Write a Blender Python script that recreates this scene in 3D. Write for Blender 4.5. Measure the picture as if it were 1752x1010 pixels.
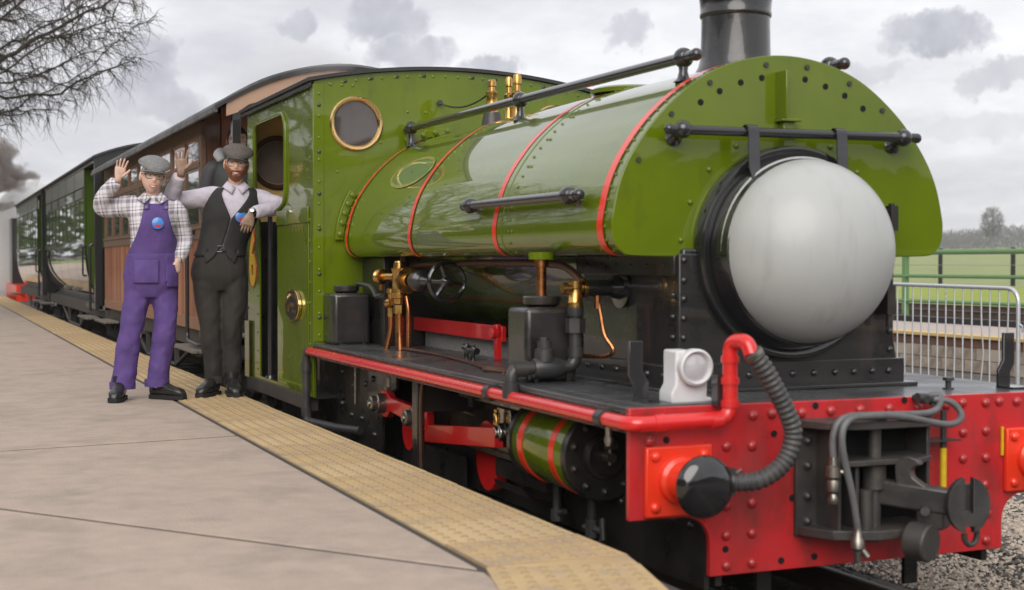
import bpy, bmesh, math, random
from mathutils import Vector, Matrix, noise, kdtree
R = math.radians
random.seed(7)
for o in list(bpy.data.objects): bpy.data.objects.remove(o)
scene = bpy.context.scene
col = scene.collection

# ------------------------------------------------------------------ camera
TH, PT = R(22.06), R(1.27)
cam_d = bpy.data.cameras.new('camera'); cam = bpy.data.objects.new('camera', cam_d); col.objects.link(cam)
scene.camera = cam
cam.location = (0, 0, 1.29)
fw = Vector((-math.cos(TH)*math.cos(PT), math.sin(TH)*math.cos(PT), -math.sin(PT)))
cam.rotation_euler = fw.to_track_quat('-Z', 'Y').to_euler()
cam_d.sensor_width = 36; cam_d.lens = 36*2482/1752
cam_d.clip_start = .1; cam_d.clip_end = 3000
cam_d.dof.use_dof = True; cam_d.dof.focus_distance = 9.3; cam_d.dof.aperture_fstop = 3.2

# ------------------------------------------------------------------ sky and sun
SUN_EL, SUN_AZ = 34, 118          # azimuth measured from +Y towards +X
world = bpy.data.worlds.new('World'); scene.world = world; world.use_nodes = True
def sky_nodes():
    nt = world.node_tree; N = nt.nodes; L = nt.links; N.clear()
    def nd(t, **k):
        n = N.new(t)
        for a, b in k.items(): setattr(n, a, b)
        return n
    out = nd('ShaderNodeOutputWorld'); bg = nd('ShaderNodeBackground'); bg.inputs[1].default_value = .1
    L.new(bg.outputs[0], out.inputs[0])
    sky = nd('ShaderNodeTexSky', sky_type='NISHITA'); sky.sun_disc = False
    sky.sun_elevation = R(SUN_EL); sky.sun_rotation = R(SUN_AZ); sky.dust_density = 3
    tc = nd('ShaderNodeTexCoord')
    def math_(op, a, b=None, c=None, clamp=False):
        n = nd('ShaderNodeMath', operation=op); n.use_clamp = clamp
        for i, v in enumerate((a, b, c)):
            if v is None: continue
            if isinstance(v, (int, float)): n.inputs[i].default_value = v
            else: L.new(v, n.inputs[i])
        return n.outputs[0]
    def vm(op, a, b):
        n = nd('ShaderNodeVectorMath', operation=op)
        for i, v in enumerate((a, b)):
            if isinstance(v, (tuple, Vector)): n.inputs[i].default_value = v
            else: L.new(v, n.inputs[i])
        return n
    def noise_(vec, sc, det=6, rough=.55):
        n = nd('ShaderNodeTexNoise'); n.inputs['Scale'].default_value = sc; n.inputs['Detail'].default_value = det
        n.inputs['Roughness'].default_value = rough; L.new(vec, n.inputs['Vector']); return n
    def ss(v, lo, hi):
        n = nd('ShaderNodeMapRange'); n.interpolation_type = 'SMOOTHSTEP'; L.new(v, n.inputs[0])
        n.inputs[1].default_value = lo; n.inputs[2].default_value = hi; return n.outputs[0]
    d = tc.outputs['Generated']
    sx = nd('ShaderNodeSeparateXYZ'); L.new(d, sx.inputs[0])
    # stretch the cloud field towards the horizon (a flat layer seen from below)
    den = math_('ADD', math_('MAXIMUM', sx.outputs[2], 0.0), .22)
    flat = nd('ShaderNodeCombineXYZ')
    L.new(math_('DIVIDE', sx.outputs[0], den), flat.inputs[0]); L.new(math_('DIVIDE', sx.outputs[1], den), flat.inputs[1])
    big = noise_(flat.outputs[0], .75, 6, .55).outputs[0]
    fine = noise_(flat.outputs[0], 2.6, 8, .6).outputs[0]
    # deck: bright overcast with soft lavender grey variation
    deck = math_('ADD', math_('MULTIPLY', big, .65), math_('MULTIPLY', fine, .35))
    grey = ss(deck, .40, .66)
    # a few separate grey cumulus below the bright deck
    wob = noise_(d, 26, 9, .66).outputs['Color']
    dw = vm('ADD', d, vm('MULTIPLY', vm('SUBTRACT', wob, (.5, .5, .5)).outputs[0], (.058, .058, .058)).outputs[0]).outputs[0]
    right = Vector((math.sin(TH), math.cos(TH), 0)); up = right.cross(fw)
    tot = None
    def cloud(px, py, rx, ry, amt):
        nonlocal tot
        c = (fw + right*((px-876)/2482) + up*((505-py)/2482)).normalized()
        rel = vm('SUBTRACT', dw, c).outputs[0]
        a = vm('DOT_PRODUCT', rel, tuple(right/(rx/2482))).outputs['Value']
        b = vm('DOT_PRODUCT', rel, tuple(up/(ry/2482))).outputs['Value']
        q = math_('ADD', math_('MULTIPLY', a, a), math_('MULTIPLY', b, b))
        v = math_('MULTIPLY', math_('SUBTRACT', 1.0, ss(q, .25, 1.25)), amt)
        tot = v if tot is None else math_('MAXIMUM', tot, v)
    for a in ((262,120,58,60,.62),(268,172,92,44,.62),(512,42,46,24,.6),(655,22,88,50,.62),(705,95,80,40,.6),(852,118,48,24,.62),
              (1075,44,52,26,.5),(1590,66,80,32,.65),(1480,122,70,22,.45),(1720,128,80,26,.5),(1660,215,120,30,.35),(60,20,60,40,.2),
              (1690,330,170,60,.28),(1250,40,120,60,.2),(150,250,120,40,.3),(-380,60,110,50,.5),(-900,160,160,60,.5),(2300,40,150,60,.5),(2700,180,180,50,.5)):
        cloud(a[0], a[1], a[2]*1.15, a[3]*1.15, a[4])
    g = math_('MAXIMUM', math_('MULTIPLY', grey, .52), math_('MULTIPLY', tot, math_('ADD', math_('MULTIPLY', noise_(d, 40, 6, .6).outputs[0], .9), .55)))
    mix = nd('ShaderNodeMix', data_type='RGBA'); L.new(g, mix.inputs[0])
    mix.inputs[6].default_value = (8.9, 8.85, 9.1, 1); mix.inputs[7].default_value = (2.5, 2.55, 3.2, 1)
    m2 = nd('ShaderNodeMix', data_type='RGBA'); m2.inputs[0].default_value = .93
    L.new(sky.outputs[0], m2.inputs[6]); L.new(mix.outputs[2], m2.inputs[7]); L.new(m2.outputs[2], bg.inputs[0])
sky_nodes()
scene.cycles.volume_bounces = 6
sun_d = bpy.data.lights.new('sun', 'SUN'); sun = bpy.data.objects.new('sun', sun_d); col.objects.link(sun)
sun_d.energy = 2.0; sun_d.angle = R(50); sun_d.color = (1, .96, .9)
sdir = Vector((math.sin(R(SUN_AZ))*math.cos(R(SUN_EL)), math.cos(R(SUN_AZ))*math.cos(R(SUN_EL)), math.sin(R(SUN_EL))))
sun.rotation_euler = sdir.to_track_quat('Z', 'Y').to_euler()
vs = scene.view_settings; vs.view_transform = 'Standard'; vs.look = 'None'; vs.exposure = .3; vs.gamma = 1; vs.use_curve_mapping = False

# ------------------------------------------------------------------ materials
M = {}
def hexc(h):
    h = h.lstrip('#'); c = [int(h[i:i+2], 16)/255 for i in (0, 2, 4)]
    return tuple(((x/12.92) if x <= .04045 else ((x+.055)/1.055)**2.4) for x in c)
def mk(name, c, rough=.5, metal=0, coat=0, c2=None, vs_=6, var=.5, det=5, bump=0, bs=40, rvar=0, spec=.5, lo=.35, hi=.7, stretch=None, trans=0, alpha=1, dirt=None):
    """Principled material: colour c mottled with c2 by noise, optional bump and roughness variation."""
    m = bpy.data.materials.new(name); m.use_nodes = True; nt = m.node_tree; N = nt.nodes; L = nt.links
    p = N['Principled BSDF']; p.inputs['Roughness'].default_value = rough; p.inputs['Metallic'].default_value = metal
    p.inputs['Coat Weight'].default_value = coat; p.inputs['Coat Roughness'].default_value = .018
    p.inputs['Specular IOR Level'].default_value = spec
    p.inputs['Transmission Weight'].default_value = trans; p.inputs['Alpha'].default_value = alpha
    tc = N.new('ShaderNodeTexCoord'); vec = tc.outputs['Object']
    if stretch:
        mp = N.new('ShaderNodeMapping'); mp.inputs['Scale'].default_value = stretch; L.new(vec, mp.inputs[0]); vec = mp.outputs[0]
    if c2 is None: c2 = tuple(x*.8 for x in c)
    n = N.new('ShaderNodeTexNoise'); n.inputs['Scale'].default_value = vs_; n.inputs['Detail'].default_value = det; n.inputs['Roughness'].default_value = .6
    L.new(vec, n.inputs['Vector'])
    r = N.new('ShaderNodeMapRange'); r.inputs[1].default_value = lo; r.inputs[2].default_value = hi; r.inputs[4].default_value = var
    L.new(n.outputs[0], r.inputs[0])
    x = N.new('ShaderNodeMix'); x.data_type = 'RGBA'; L.new(r.outputs[0], x.inputs[0])
    x.inputs[6].default_value = (*c, 1); x.inputs[7].default_value = (*c2, 1); res = x.outputs[2]
    if dirt:            # (colour, scale, low, high, amount, stretch): stains and wear over the base colour
        dc, dsc, dlo, dhi, dam, dst = dirt
        mp2 = N.new('ShaderNodeMapping'); mp2.inputs['Scale'].default_value = dst; mp2.inputs['Location'].default_value = (3.1, 7.7, 1.3); L.new(tc.outputs['Object'], mp2.inputs[0])
        n3 = N.new('ShaderNodeTexNoise'); n3.inputs['Scale'].default_value = dsc; n3.inputs['Detail'].default_value = 9; n3.inputs['Roughness'].default_value = .68; L.new(mp2.outputs[0], n3.inputs['Vector'])
        r3 = N.new('ShaderNodeMapRange'); r3.inputs[1].default_value = dlo; r3.inputs[2].default_value = dhi; r3.inputs[4].default_value = dam; L.new(n3.outputs[0], r3.inputs[0])
        x3 = N.new('ShaderNodeMix'); x3.data_type = 'RGBA'; L.new(r3.outputs[0], x3.inputs[0]); L.new(res, x3.inputs[6]); x3.inputs[7].default_value = (*dc, 1); res = x3.outputs[2]
    L.new(res, p.inputs['Base Color'])
    if rvar:
        q = N.new('ShaderNodeMapRange'); L.new(n.outputs[0], q.inputs[0]); q.inputs[1].default_value = .3; q.inputs[2].default_value = .7
        q.inputs[3].default_value = max(0, rough-rvar); q.inputs[4].default_value = rough+rvar; L.new(q.outputs[0], p.inputs['Roughness'])
    if bump:
        b = N.new('ShaderNodeBump'); b.inputs['Strength'].default_value = 1; b.inputs['Distance'].default_value = bump
        n2 = N.new('ShaderNodeTexNoise'); n2.inputs['Scale'].default_value = bs; n2.inputs['Detail'].default_value = 6; L.new(vec, n2.inputs['Vector'])
        L.new(n2.outputs[0], b.inputs['Height']); L.new(b.outputs[0], p.inputs['Normal'])
    M[name] = m; return m

GREEN = (.116, .166, .003)
mk('loco_green', GREEN, .25, coat=.75, spec=.15, c2=(.08, .118, .004), vs_=2.5, var=.6, bump=.004, bs=2.6, rvar=.05, dirt=((.045, .05, .018), 5, .56, .78, .55, (1, 1, .35)))
mk('tank_green', GREEN, .25, coat=1, spec=.15, c2=(.085, .12, .004), vs_=2, var=.6, bump=.004, bs=2.2, rvar=.04, dirt=((.06, .065, .025), 6, .58, .8, .5, (.6, 1, 1)))
mk('oval_green', (.085, .165, .02), .45, coat=.3)
mk('boiler_green', (.06, .095, .01), .2, coat=.8, c2=(.02, .025, .01), vs_=4, var=.8)
mk('faded_gold', (.30, .25, .045), .45, c2=(.11, .16, .01), vs_=18, var=1, lo=.42, hi=.6)
mk('lining_red', (.85, .04, .015), .3, coat=.4)
mk('beam_red', (.56, .018, .022), .36, coat=.4, c2=(.42, .02, .025), vs_=5, var=.8, bump=.001, bs=10, rvar=.14, dirt=((.09, .028, .022), 3.5, .49, .70, .8, (1, 1.4, .6)))
mk('buffer_red', (.80, .045, .014), .3, coat=.3, c2=(.7, .03, .012), vs_=4)
mk('pipe_red', (.68, .018, .018), .25, coat=.6, c2=(.55, .02, .02), vs_=7, rvar=.08)
mk('rod_red', (.62, .012, .012), .3, coat=.4, c2=(.45, .012, .012), vs_=9)
mk('smokebox_black', (.014, .014, .015), .34, coat=.55, c2=(.030, .026, .024), vs_=5, var=.8, bump=.0012, bs=22, rvar=.14, dirt=((.085, .062, .05), 4, .58, .75, .6, (1, 1, .5)))
mk('gloss_black', (.012, .012, .013), .14, coat=.8, c2=(.02, .02, .02), vs_=4, rvar=.05)
mk('frame_black', (.012, .012, .012), .36, coat=.35, c2=(.032, .026, .02), vs_=7, var=.8, bump=.001, bs=30, rvar=.15)
mk('iron_grey', (.040, .041, .043), .38, metal=.3, c2=(.08, .072, .065), vs_=9, var=.7, bump=.0006, bs=60, rvar=.1)
mk('coupler_iron', (.062, .061, .06), .42, metal=.4, c2=(.12, .10, .085), vs_=8, var=.6, bump=.0015, bs=36, rvar=.14, dirt=((.19, .15, .115), 10, .58, .75, .7, (1, 1, 1)))
mk('footplate_black', (.06, .063, .068), .3, c2=(.10, .10, .10), vs_=3.2, var=.8, bump=.0012, bs=9, rvar=.14, dirt=((.02, .02, .02), 2.5, .5, .65, .8, (1, 1, 1)))
mk('handrail_black', (.03, .03, .033), .22, metal=.3, coat=.7)
mk('rear_glass_reflect', (.24, .19, .16), .15, coat=.6, c2=(.10, .08, .07), vs_=4)  # lighter base colour carries the reflection in the rear panes
mk('speckled_plate', (.30, .29, .28), .5, c2=(.14, .13, .12), vs_=40, var=.9)
mk('hose_black', (.045, .045, .045), .5, c2=(.085, .08, .076), vs_=14, var=.9)
mk('hose_grey', (.14, .14, .145), .45, c2=(.08, .078, .075), vs_=10, var=.9)
mk('steel', (.32, .30, .27), .35, metal=.9, c2=(.14, .11, .08), vs_=14, var=.7, rvar=.12)
mk('polished_steel', (.45, .44, .42), .22, metal=1, c2=(.25, .22, .19), vs_=12, rvar=.08)
mk('brass', (.62, .38, .12), .26, metal=1, c2=(.36, .19, .06), vs_=14, var=.7, rvar=.12)
mk('brass_rim', (.78, .55, .24), .22, metal=1, c2=(.6, .38, .14), vs_=10, rvar=.08)
mk('copper', (.55, .22, .08), .3, metal=1, c2=(.28, .12, .06), vs_=10, var=.8, rvar=.12)
mk('dull_copper', (.16, .075, .045), .45, metal=.6, c2=(.07, .045, .035), vs_=10, var=.8)
mk('dome_grey', (.43, .44, .43), .42, coat=.12, c2=(.38, .39, .38), vs_=3, var=.7, bump=.002, bs=5, dirt=((.27, .265, .25), 5, .54, .78, .55, (1, 2.2, .35)))
mk('lamp_white', (.66, .66, .67), .4, c2=(.5, .5, .5), vs_=9)
mk('lens', (.5, .5, .52), .1, coat=1, c2=(.35, .35, .38), vs_=14)
mk('cab_cream', (.80, .55, .19), .45, c2=(.68, .45, .14), vs_=3)
mk('dark_glass', (.060, .046, .040), .08, coat=1, c2=(.035, .027, .024), vs_=9, spec=.6, det=2)
mk('number_yellow', (.92, .56, .01), .35)
mk('hazard_yellow', (.75, .5, .01), .45, c2=(.4, .25, .02), vs_=30)
mk('plate_black', (.02, .02, .02), .3)
mk('blue_paint', (.06, .16, .40), .4, c2=(.05, .12, .33))
mk('hole_shade_black', (.002, .002, .002), .9)  # near-black that paints in the shade of holes and recesses
mk('roof_dark', (.022, .023, .024), .5, c2=(.05, .05, .05), vs_=4)

# ------------------------------------------------------------------ mesh helpers
ORG = {}
class MB:
    def __init__(s): s.v = []; s.f = []; s.uv = {}
    def add(s, vs_, fs):
        o = len(s.v); s.v += [tuple(p) for p in vs_]; s.f += [tuple(i+o for i in f) for f in fs]; return s
    def box(s, x0, x1, y0, y1, z0, z1, mtx=None):
        p = [Vector((x, y, z)) for z in (z0, z1) for y in (y0, y1) for x in (x0, x1)]
        if mtx: p = [mtx @ q for q in p]
        return s.add(p, [(0,2,3,1),(4,5,7,6),(0,1,5,4),(2,6,7,3),(0,4,6,2),(1,3,7,5)])
    def ring_loft(s, rings, caps=True, closed=True):
        n = len(rings[0]); o = len(s.v)
        for r in rings: s.v += [tuple(p) for p in r]
        for i in range(len(rings)-1):
            for j in range(n if closed else n-1):
                k = (j+1) % n; a = o+i*n
                s.f.append((a+j, a+k, a+n+k, a+n+j))
        if caps and closed:
            s.f.append(tuple(o+j for j in reversed(range(n)))); s.f.append(tuple(o+(len(rings)-1)*n+j for j in range(n)))
        return s
    def tube(s, path, r, n=10, caps=True, sq=None):
        """sweep a circle (or ellipse sq=(w,h)) along a path; r a number or a list"""
        P = [Vector(p) for p in path]; rings = []; prev = None
        for i, p in enumerate(P):
            t = ((P[min(i+1, len(P)-1)]-P[max(i-1, 0)])).normalized()
            if prev is None:
                ref = Vector((0, 0, 1)) if abs(t.z) < .9 else Vector((0, 1, 0)); u = t.cross(ref).normalized()
            else: u = (prev-t*prev.dot(t)).normalized()
            w = t.cross(u); prev = u; rr = r[i] if isinstance(r, (list, tuple)) else r
            rings.append([p+u*math.cos(2*math.pi*k/n)*rr+w*math.sin(2*math.pi*k/n)*rr for k in range(n)])
        return s.ring_loft([list(reversed(q)) for q in rings], caps)
    def cyl(s, p0, p1, r, r1=None, n=20): return s.tube([p0, p1], [r, r if r1 is None else r1], n)
    def lathe(s, prof, o, ax, n=28, caps=True):
        """prof = [(distance along axis, radius)...]"""
        ax = Vector(ax).normalized(); o = Vector(o); ref = Vector((0, 0, 1)) if abs(ax.z) < .9 else Vector((1, 0, 0))
        u = ax.cross(ref).normalized(); w = ax.cross(u)
        return s.ring_loft([[o+ax*d+(u*math.cos(-2*math.pi*k/n)+w*math.sin(-2*math.pi*k/n))*max(r, 1e-4) for k in range(n)] for d, r in prof], caps)
    def prism(s, poly, ax, d0, d1):
        """extrude a 2-D polygon along axis x / y / z; the polygon holds the two other coordinates"""
        def q(a, b, d): return {'x': (d, a, b), 'y': (a, d, b), 'z': (a, b, d)}[ax]
        n = len(poly); o = len(s.v)
        s.v += [q(a, b, d0) for a, b in poly]+[q(a, b, d1) for a, b in poly]
        s.f += [tuple(o+i for i in range(n)), tuple(o+n+i for i in reversed(range(n)))]
        s.f += [(o+i, o+n+i, o+n+(i+1) % n, o+(i+1) % n) for i in range(n)]
        return s
    def sphere(s, c, r, n=16, m=10, sc=(1, 1, 1)):
        c = Vector(c); o = len(s.v); s.v.append(tuple(c+Vector((0, 0, r*sc[2]))))
        for i in range(1, m):
            a = math.pi*i/m
            for j in range(n):
                b = 2*math.pi*j/n; s.v.append((c.x+r*sc[0]*math.sin(a)*math.cos(b), c.y+r*sc[1]*math.sin(a)*math.sin(b), c.z+r*sc[2]*math.cos(a)))
        s.v.append(tuple(c-Vector((0, 0, r*sc[2])))); e = len(s.v)-1
        for j in range(n):
            k = (j+1) % n; s.f.append((o, o+1+j, o+1+k)); s.f.append((e, e-n+k, e-n+j))
            for i in range(m-2): a = o+1+i*n; s.f.append((a+j, a+n+j, a+n+k, a+k))
        return s
    def grid(s, fn, nu, nv, flip=False):
        o = len(s.v)
        for i in range(nu+1):
            for j in range(nv+1): s.v.append(tuple(fn(i/nu, j/nv)))
        for i in range(nu):
            for j in range(nv):
                a = o+i*(nv+1)+j; q = (a, a+1, a+nv+2, a+nv+1); s.f.append(q[::-1] if flip else q)
        return s
    def mesh(s, name, org=(0, 0, 0), angle=38, fix=True):
        me = bpy.data.meshes.new(name); ox, oy, oz = org
        me.from_pydata([(x-ox, y-oy, z-oz) for x, y, z in s.v], [], s.f)
        if fix:
            bm = bmesh.new(); bm.from_mesh(me); bmesh.ops.recalc_face_normals(bm, faces=bm.faces); bm.to_mesh(me); bm.free()
        me.polygons.foreach_set('use_smooth', [True]*len(me.polygons)); me.set_sharp_from_angle(angle=R(angle)); me.update()
        return me
    def build(s, name, m, parent=None, bevel=0, angle=38, fix=True, seg=2):
        org = ORG.get(parent.name, (0, 0, 0)) if parent else (0, 0, 0)
        me = s.mesh(name, org, angle, fix); me.materials.append(M[m] if isinstance(m, str) else m)
        o = bpy.data.objects.new(name, me); col.objects.link(o)
        if parent: o.parent = parent; ORG[o.name] = org
        if bevel:
            b = o.modifiers.new('bevel', 'BEVEL'); b.width = bevel; b.segments = seg; b.limit_method = 'ANGLE'; b.angle_limit = R(40); b.harden_normals = False
        return o
def tag(o, label=None, cat=None, group=None, kind=None):
    for k, v in (('label', label), ('category', cat), ('group', group), ('kind', kind)):
        if v: o[k] = v
    return o
def thing(name, loc, label, cat, group=None, rz=0):
    o = bpy.data.objects.new(name, None); o.empty_display_size = .2; col.objects.link(o)
    o.location = loc; o.rotation_euler.z = rz; ORG[o.name] = (0, 0, 0) if rz else tuple(loc)
    return tag(o, label, cat, group)
def inst(name, me, parent, loc, rot=None, scale=None):
    """one more piece that shares mesh data"""
    o = bpy.data.objects.new(name, me); col.objects.link(o); o.parent = parent
    org = ORG.get(parent.name, (0, 0, 0)); o.location = [loc[i]-org[i] for i in range(3)]
    if rot: o.rotation_euler = rot
    if scale: o.scale = scale
    return o
def copy_tree(o, parent=None):
    c = o.copy(); col.objects.link(c); c.parent = parent; ORG[c.name] = ORG.get(o.name, (0, 0, 0))
    for ch in o.children: copy_tree(ch, c)
    return c
def arc(cx, cy, r, a0, a1, n): return [(cx+r*math.cos(R(a0+(a1-a0)*i/n)), cy+r*math.sin(R(a0+(a1-a0)*i/n))) for i in range(n+1)]
def bend(pts, r, n=6):
    """round the corners of a 3-D polyline"""
    P = [Vector(p) for p in pts]; out = [P[0]]
    for i in range(1, len(P)-1):
        a, b, c = P[i-1], P[i], P[i+1]; d0 = (a-b); d1 = (c-b); q = min(r, d0.length*.49, d1.length*.49)
        s, e = b+d0.normalized()*q, b+d1.normalized()*q
        for k in range(n+1):
            t = k/n; out.append(s*(1-t)**2+b*2*t*(1-t)+e*t*t)
    out.append(P[-1]); return out
def dome_mesh(name, r, h, m, n=10, k=3):
    b = MB(); b.lathe([(-.002, r)]+[(h*math.sin(math.pi/2*i/k), r*math.cos(math.pi/2*i/k)) for i in range(k+1)], (0, 0, 0), (0, 0, 1), n)
    me = b.mesh(name, angle=80); me.materials.append(M[m]); return me
# ================================================================== the setting: ground, platform, track
mk('yard_gravel', (.13, .115, .10), .9, c2=(.06, .056, .052), vs_=2.2, var=.9, bump=.02, bs=22)
mk('ballast', (.035, .031, .028), .9, c2=(.07, .06, .05), vs_=30, var=.7, bump=.03, bs=35)
mk('stone_pale', (.56, .47, .385), .85, c2=(.22, .19, .165), vs_=26, var=.95, det=2)
mk('stone_dark', (.055, .053, .052), .85, c2=(.16, .145, .13), vs_=26, var=.8, det=2)
mk('concrete', (.445, .355, .288), .82, c2=(.36, .288, .235), vs_=7, var=.9, det=12, bump=.005, bs=80, dirt=((.20, .165, .14), 2.4, .50, .76, .6, (1, .8, 1)))
mk('concrete_dark', (.06, .05, .043), .9, c2=(.035, .03, .026), vs_=4)
mk('tactile_a', (.54, .39, .195), .75, c2=(.40, .285, .15), vs_=4, var=.9, bump=.001, bs=70, dirt=((.30, .25, .21), 6, .52, .7, .8, (1, 1, 1)))
mk('tactile_b', (.50, .355, .175), .75, c2=(.40, .29, .17), vs_=5, var=.9, bump=.001, bs=70, dirt=((.28, .23, .2), 6, .5, .7, .8, (1, 1, 1)))
mk('tactile_c', (.56, .42, .225), .75, c2=(.46, .34, .2), vs_=3, var=.9, bump=.001, bs=70)
mk('blister_worn', (.40, .27, .125), .8, c2=(.33, .24, .15), vs_=9, var=.9)
mk('rail_steel', (.10, .075, .06), .5, metal=.5, c2=(.2, .16, .13), vs_=8, stretch=(.2, 1, 1))
mk('sleeper_wood', (.05, .04, .033), .85, c2=(.09, .07, .055), vs_=10, bump=.004, bs=20)
mk('field_grass', (.27, .30, .12), .9, c2=(.2, .24, .08), vs_=.35, var=.9, bump=.05, bs=6)
mk('lawn_grass', (.30, .35, .045), .9, c2=(.23, .29, .04), vs_=1.3, var=.9, bump=.03, bs=30)
mk('earth', (.16, .11, .08), .9, c2=(.1, .07, .05), vs_=2, bump=.03, bs=14)

PZ = .35
# ground: one sheet reaching the horizon; level round the tracks, rising gently as fields beyond
def gz(x, y):
    d = max(0, y-34); z = -.13 + .018*d + 6.5e-6*d*d
    return z if y > 34 else -.13
ys = [-1500, -600, -200, -60, -20, -6, 0, 4, 8, 12, 16, 20, 25, 34, 35, 40, 50, 60, 80, 100, 130, 170, 230, 300, 450, 700, 1100, 1800]
xs = [-2200, -1500, -1000, -700, -500, -350, -250, -180, -120, -80, -50, -30, -15, 0, 20, 60, 150, 400, 1000]
def ground_z(x, y):
    if y <= 34: return -.13
    return .36 + min(16, .0195*(y-34)) if y > 34.5 else -.13
b = MB(); n = len(ys)
for x in xs:
    for y in ys: b.v.append((x, y, ground_z(x, y)))
for i in range(len(xs)-1):
    for j in range(n-1): b.f.append((i*n+j, (i+1)*n+j, (i+1)*n+j+1, i*n+j+1))
g = b.build('ground', 'yard_gravel', angle=180); tag(g, kind='structure')
# fields lie on the ground beyond the second track
b = MB()
fy = [y for y in ys if y >= 35]
for x in xs:
    for y in fy: b.v.append((x, y, ground_z(x, y)+.02))
n = len(fy)
for i in range(len(xs)-1):
    for j in range(n-1): b.f.append((i*n+j, (i+1)*n+j, (i+1)*n+j+1, i*n+j+1))
tag(b.build('field', 'field_grass', angle=180), kind='structure')
b = MB(); b.grid(lambda u, v: (-90+130*u, 19.9+14.5*v, .33+.1*v+.04*noise.noise(Vector((u*60, v*9, 2)))), 60, 8, True)
tag(b.build('lawn', 'lawn_grass', angle=180), kind='structure')
b = MB(); b.prism([(14.75, -.2), (19.95, -.2), (19.95, .3), (19.3, .42), (18.6, .36), (16, .2), (14.9, .15)], 'x', -90, 40)
tag(b.build('track_bed', 'earth'), kind='structure')

# platform: body, kerb face, cast slabs and yellow tactile tiles
plat = MB().box(-80, 3, -2.6, 2.02, -.3, PZ-.006).build('platform', 'concrete_dark'); tag(plat, kind='structure')
ORG[plat.name] = (0, 0, 0)
b = MB(); b.box(-80, -4.2, 2.02, 2.075, -.3, PZ-.045); b.build('platform_face', 'concrete_dark', plat)
G = .03
def slab(poly):
    cx = sum(p[0] for p in poly)/len(poly); cy = sum(p[1] for p in poly)/len(poly)
    q = [(p[0]+(G if p[0] < cx else -G), p[1]+(G*.6 if p[1] < cy else -G*.6)) for p in poly]
    MB().prism(q, 'z', PZ-.06, PZ).build('paving_slab', 'concrete', plat, bevel=.006)
Y1 = 1.59
sx = [(-80, -80), (-61, -61), (-45, -45), (-33.5, -33.5), (-24, -24), (-18.6, -18.6), (-14.1, -14.15), (-7.62, -7.87), (-6.2, -4.13)]
for i in range(len(sx)-1):
    (a0, a1), (b0, b1) = sx[i], sx[i+1]
    slab([(a0, 0.0), (b0, 0.0), (b1, Y1), (a1, Y1)])
slab([(-6.2, 0.0), (-1.6, 0.0), (-3.3, 1.47), (-3.92, 1.57), (-4.13, Y1)])
slab([(-1.6, 0.0), (3, 0.0), (3, .45), (-3.3, 1.47)])
for i in range(len(sx)-1): slab([(sx[i][0], -2.58), (sx[i+1][0], -2.58), (sx[i+1][0], 0), (sx[i][0], 0)])
slab([(-6.2, -2.58), (-1.6, -2.58), (-1.6, 0), (-6.2, 0)]); slab([(-1.6, -2.58), (3, -2.58), (3, 0), (-1.6, 0)])
b = MB(); b.grid(lambda u, v: (-140+180*u, -60+57.3*v, .25+.05*noise.noise(Vector((u*60, v*30, 2)))), 60, 20, True)
tag(b.build('verge', 'field_grass', angle=180), kind='structure')
# tactile tile with 6 x 8 blisters, three tints sharing one shape
tile_me = []
for mname in ('tactile_a', 'tactile_b', 'tactile_c'):
    b = MB(); b.box(-.195, .195, 0, .482, -.05, 0)
    for i in range(6):
        for j in range(7):
            b.lathe([(-.001, .0165), (.005, .011)], (-.166+i*.0664, .04+j*.0664, 0), (0, 0, 1), 8)
    me = b.mesh('tactile_tile'); me.materials.append(M[mname]); me.materials.append(M['blister_worn']); tile_me.append(me)
    for pl in me.polygons: pl.material_index = 1 if pl.index >= 6 else 0
def tile(x, y, rz=0, s=1):
    o = inst('tactile_tile', random.choice(tile_me), plat, (x, y, PZ+.003+random.uniform(-.002, .002)), (random.uniform(-.003, .003), random.uniform(-.003, .003), rz)); return o
for k in range(110):
    x = -4.35-.4*k
    if x > -47: tile(x, 1.602)
for k in range(9):          # the edge swings away from the rails in front of the engine
    a = R(-14-.8*k) ; px = -3.952+.388*k; py = 1.545-.102*k-.005*k*k
    tile(px, py, a)
MB().prism([(-4.152, 1.600), (-4.152, 2.084), (-4.028, 2.058)], 'z', PZ-.05, PZ+.002).build('tactile_wedge', 'tactile_a', plat)
MB().box(-80, -47, 1.602, 2.084, PZ-.05, PZ+.002).build('tactile_strip', 'tactile_a', plat)
MB().prism([(-4.14, 2.05), (-4.14, 1.0), (3, 0), (3, .72), (-.5, 1.28)], 'z', -.3, PZ-.008).build('platform_nose', 'concrete_dark', plat)

# narrow gauge track under the train and its ballast
track = thing('railway_track', (0, 3.2, 0), None, None); track['kind'] = 'structure'
def rail(y, x0=-80, x1=6, z=0, parent=track, h=.1):
    b = MB(); b.prism([(y-.04, z-h), (y+.04, z-h), (y+.04, z-h+.012), (y+.008, z-h+.025), (y+.008, z-.03), (y+.026, z-.022), (y+.026, z-.003), (y+.018, z), (y-.018, z), (y-.026, z-.003), (y-.026, z-.022), (y-.008, z-.03), (y-.008, z-h+.025), (y-.04, z-h+.012)], 'x', x0, x1)
    return b.build('rail', 'rail_steel', parent)
rail(2.87); rail(3.53)
sl = MB().box(-.11, .11, -.68, .68, -.2, -.1).mesh('sleeper'); sl.materials.append(M['sleeper_wood'])
for k in range(60): inst('sleeper', sl, track, (2-.65*k, 3.2, 0), (0, 0, random.uniform(-.02, .02)))
tb = MB(); tb.grid(lambda u, v: (-82+86*u, 2.0+2.9*v, -.115+.012*noise.noise(Vector((u*300, v*12, 0)))-.02*abs(v-.42)), 200, 10, True)
tag(tb.build('ballast', 'ballast', angle=180), kind='structure')
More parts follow.
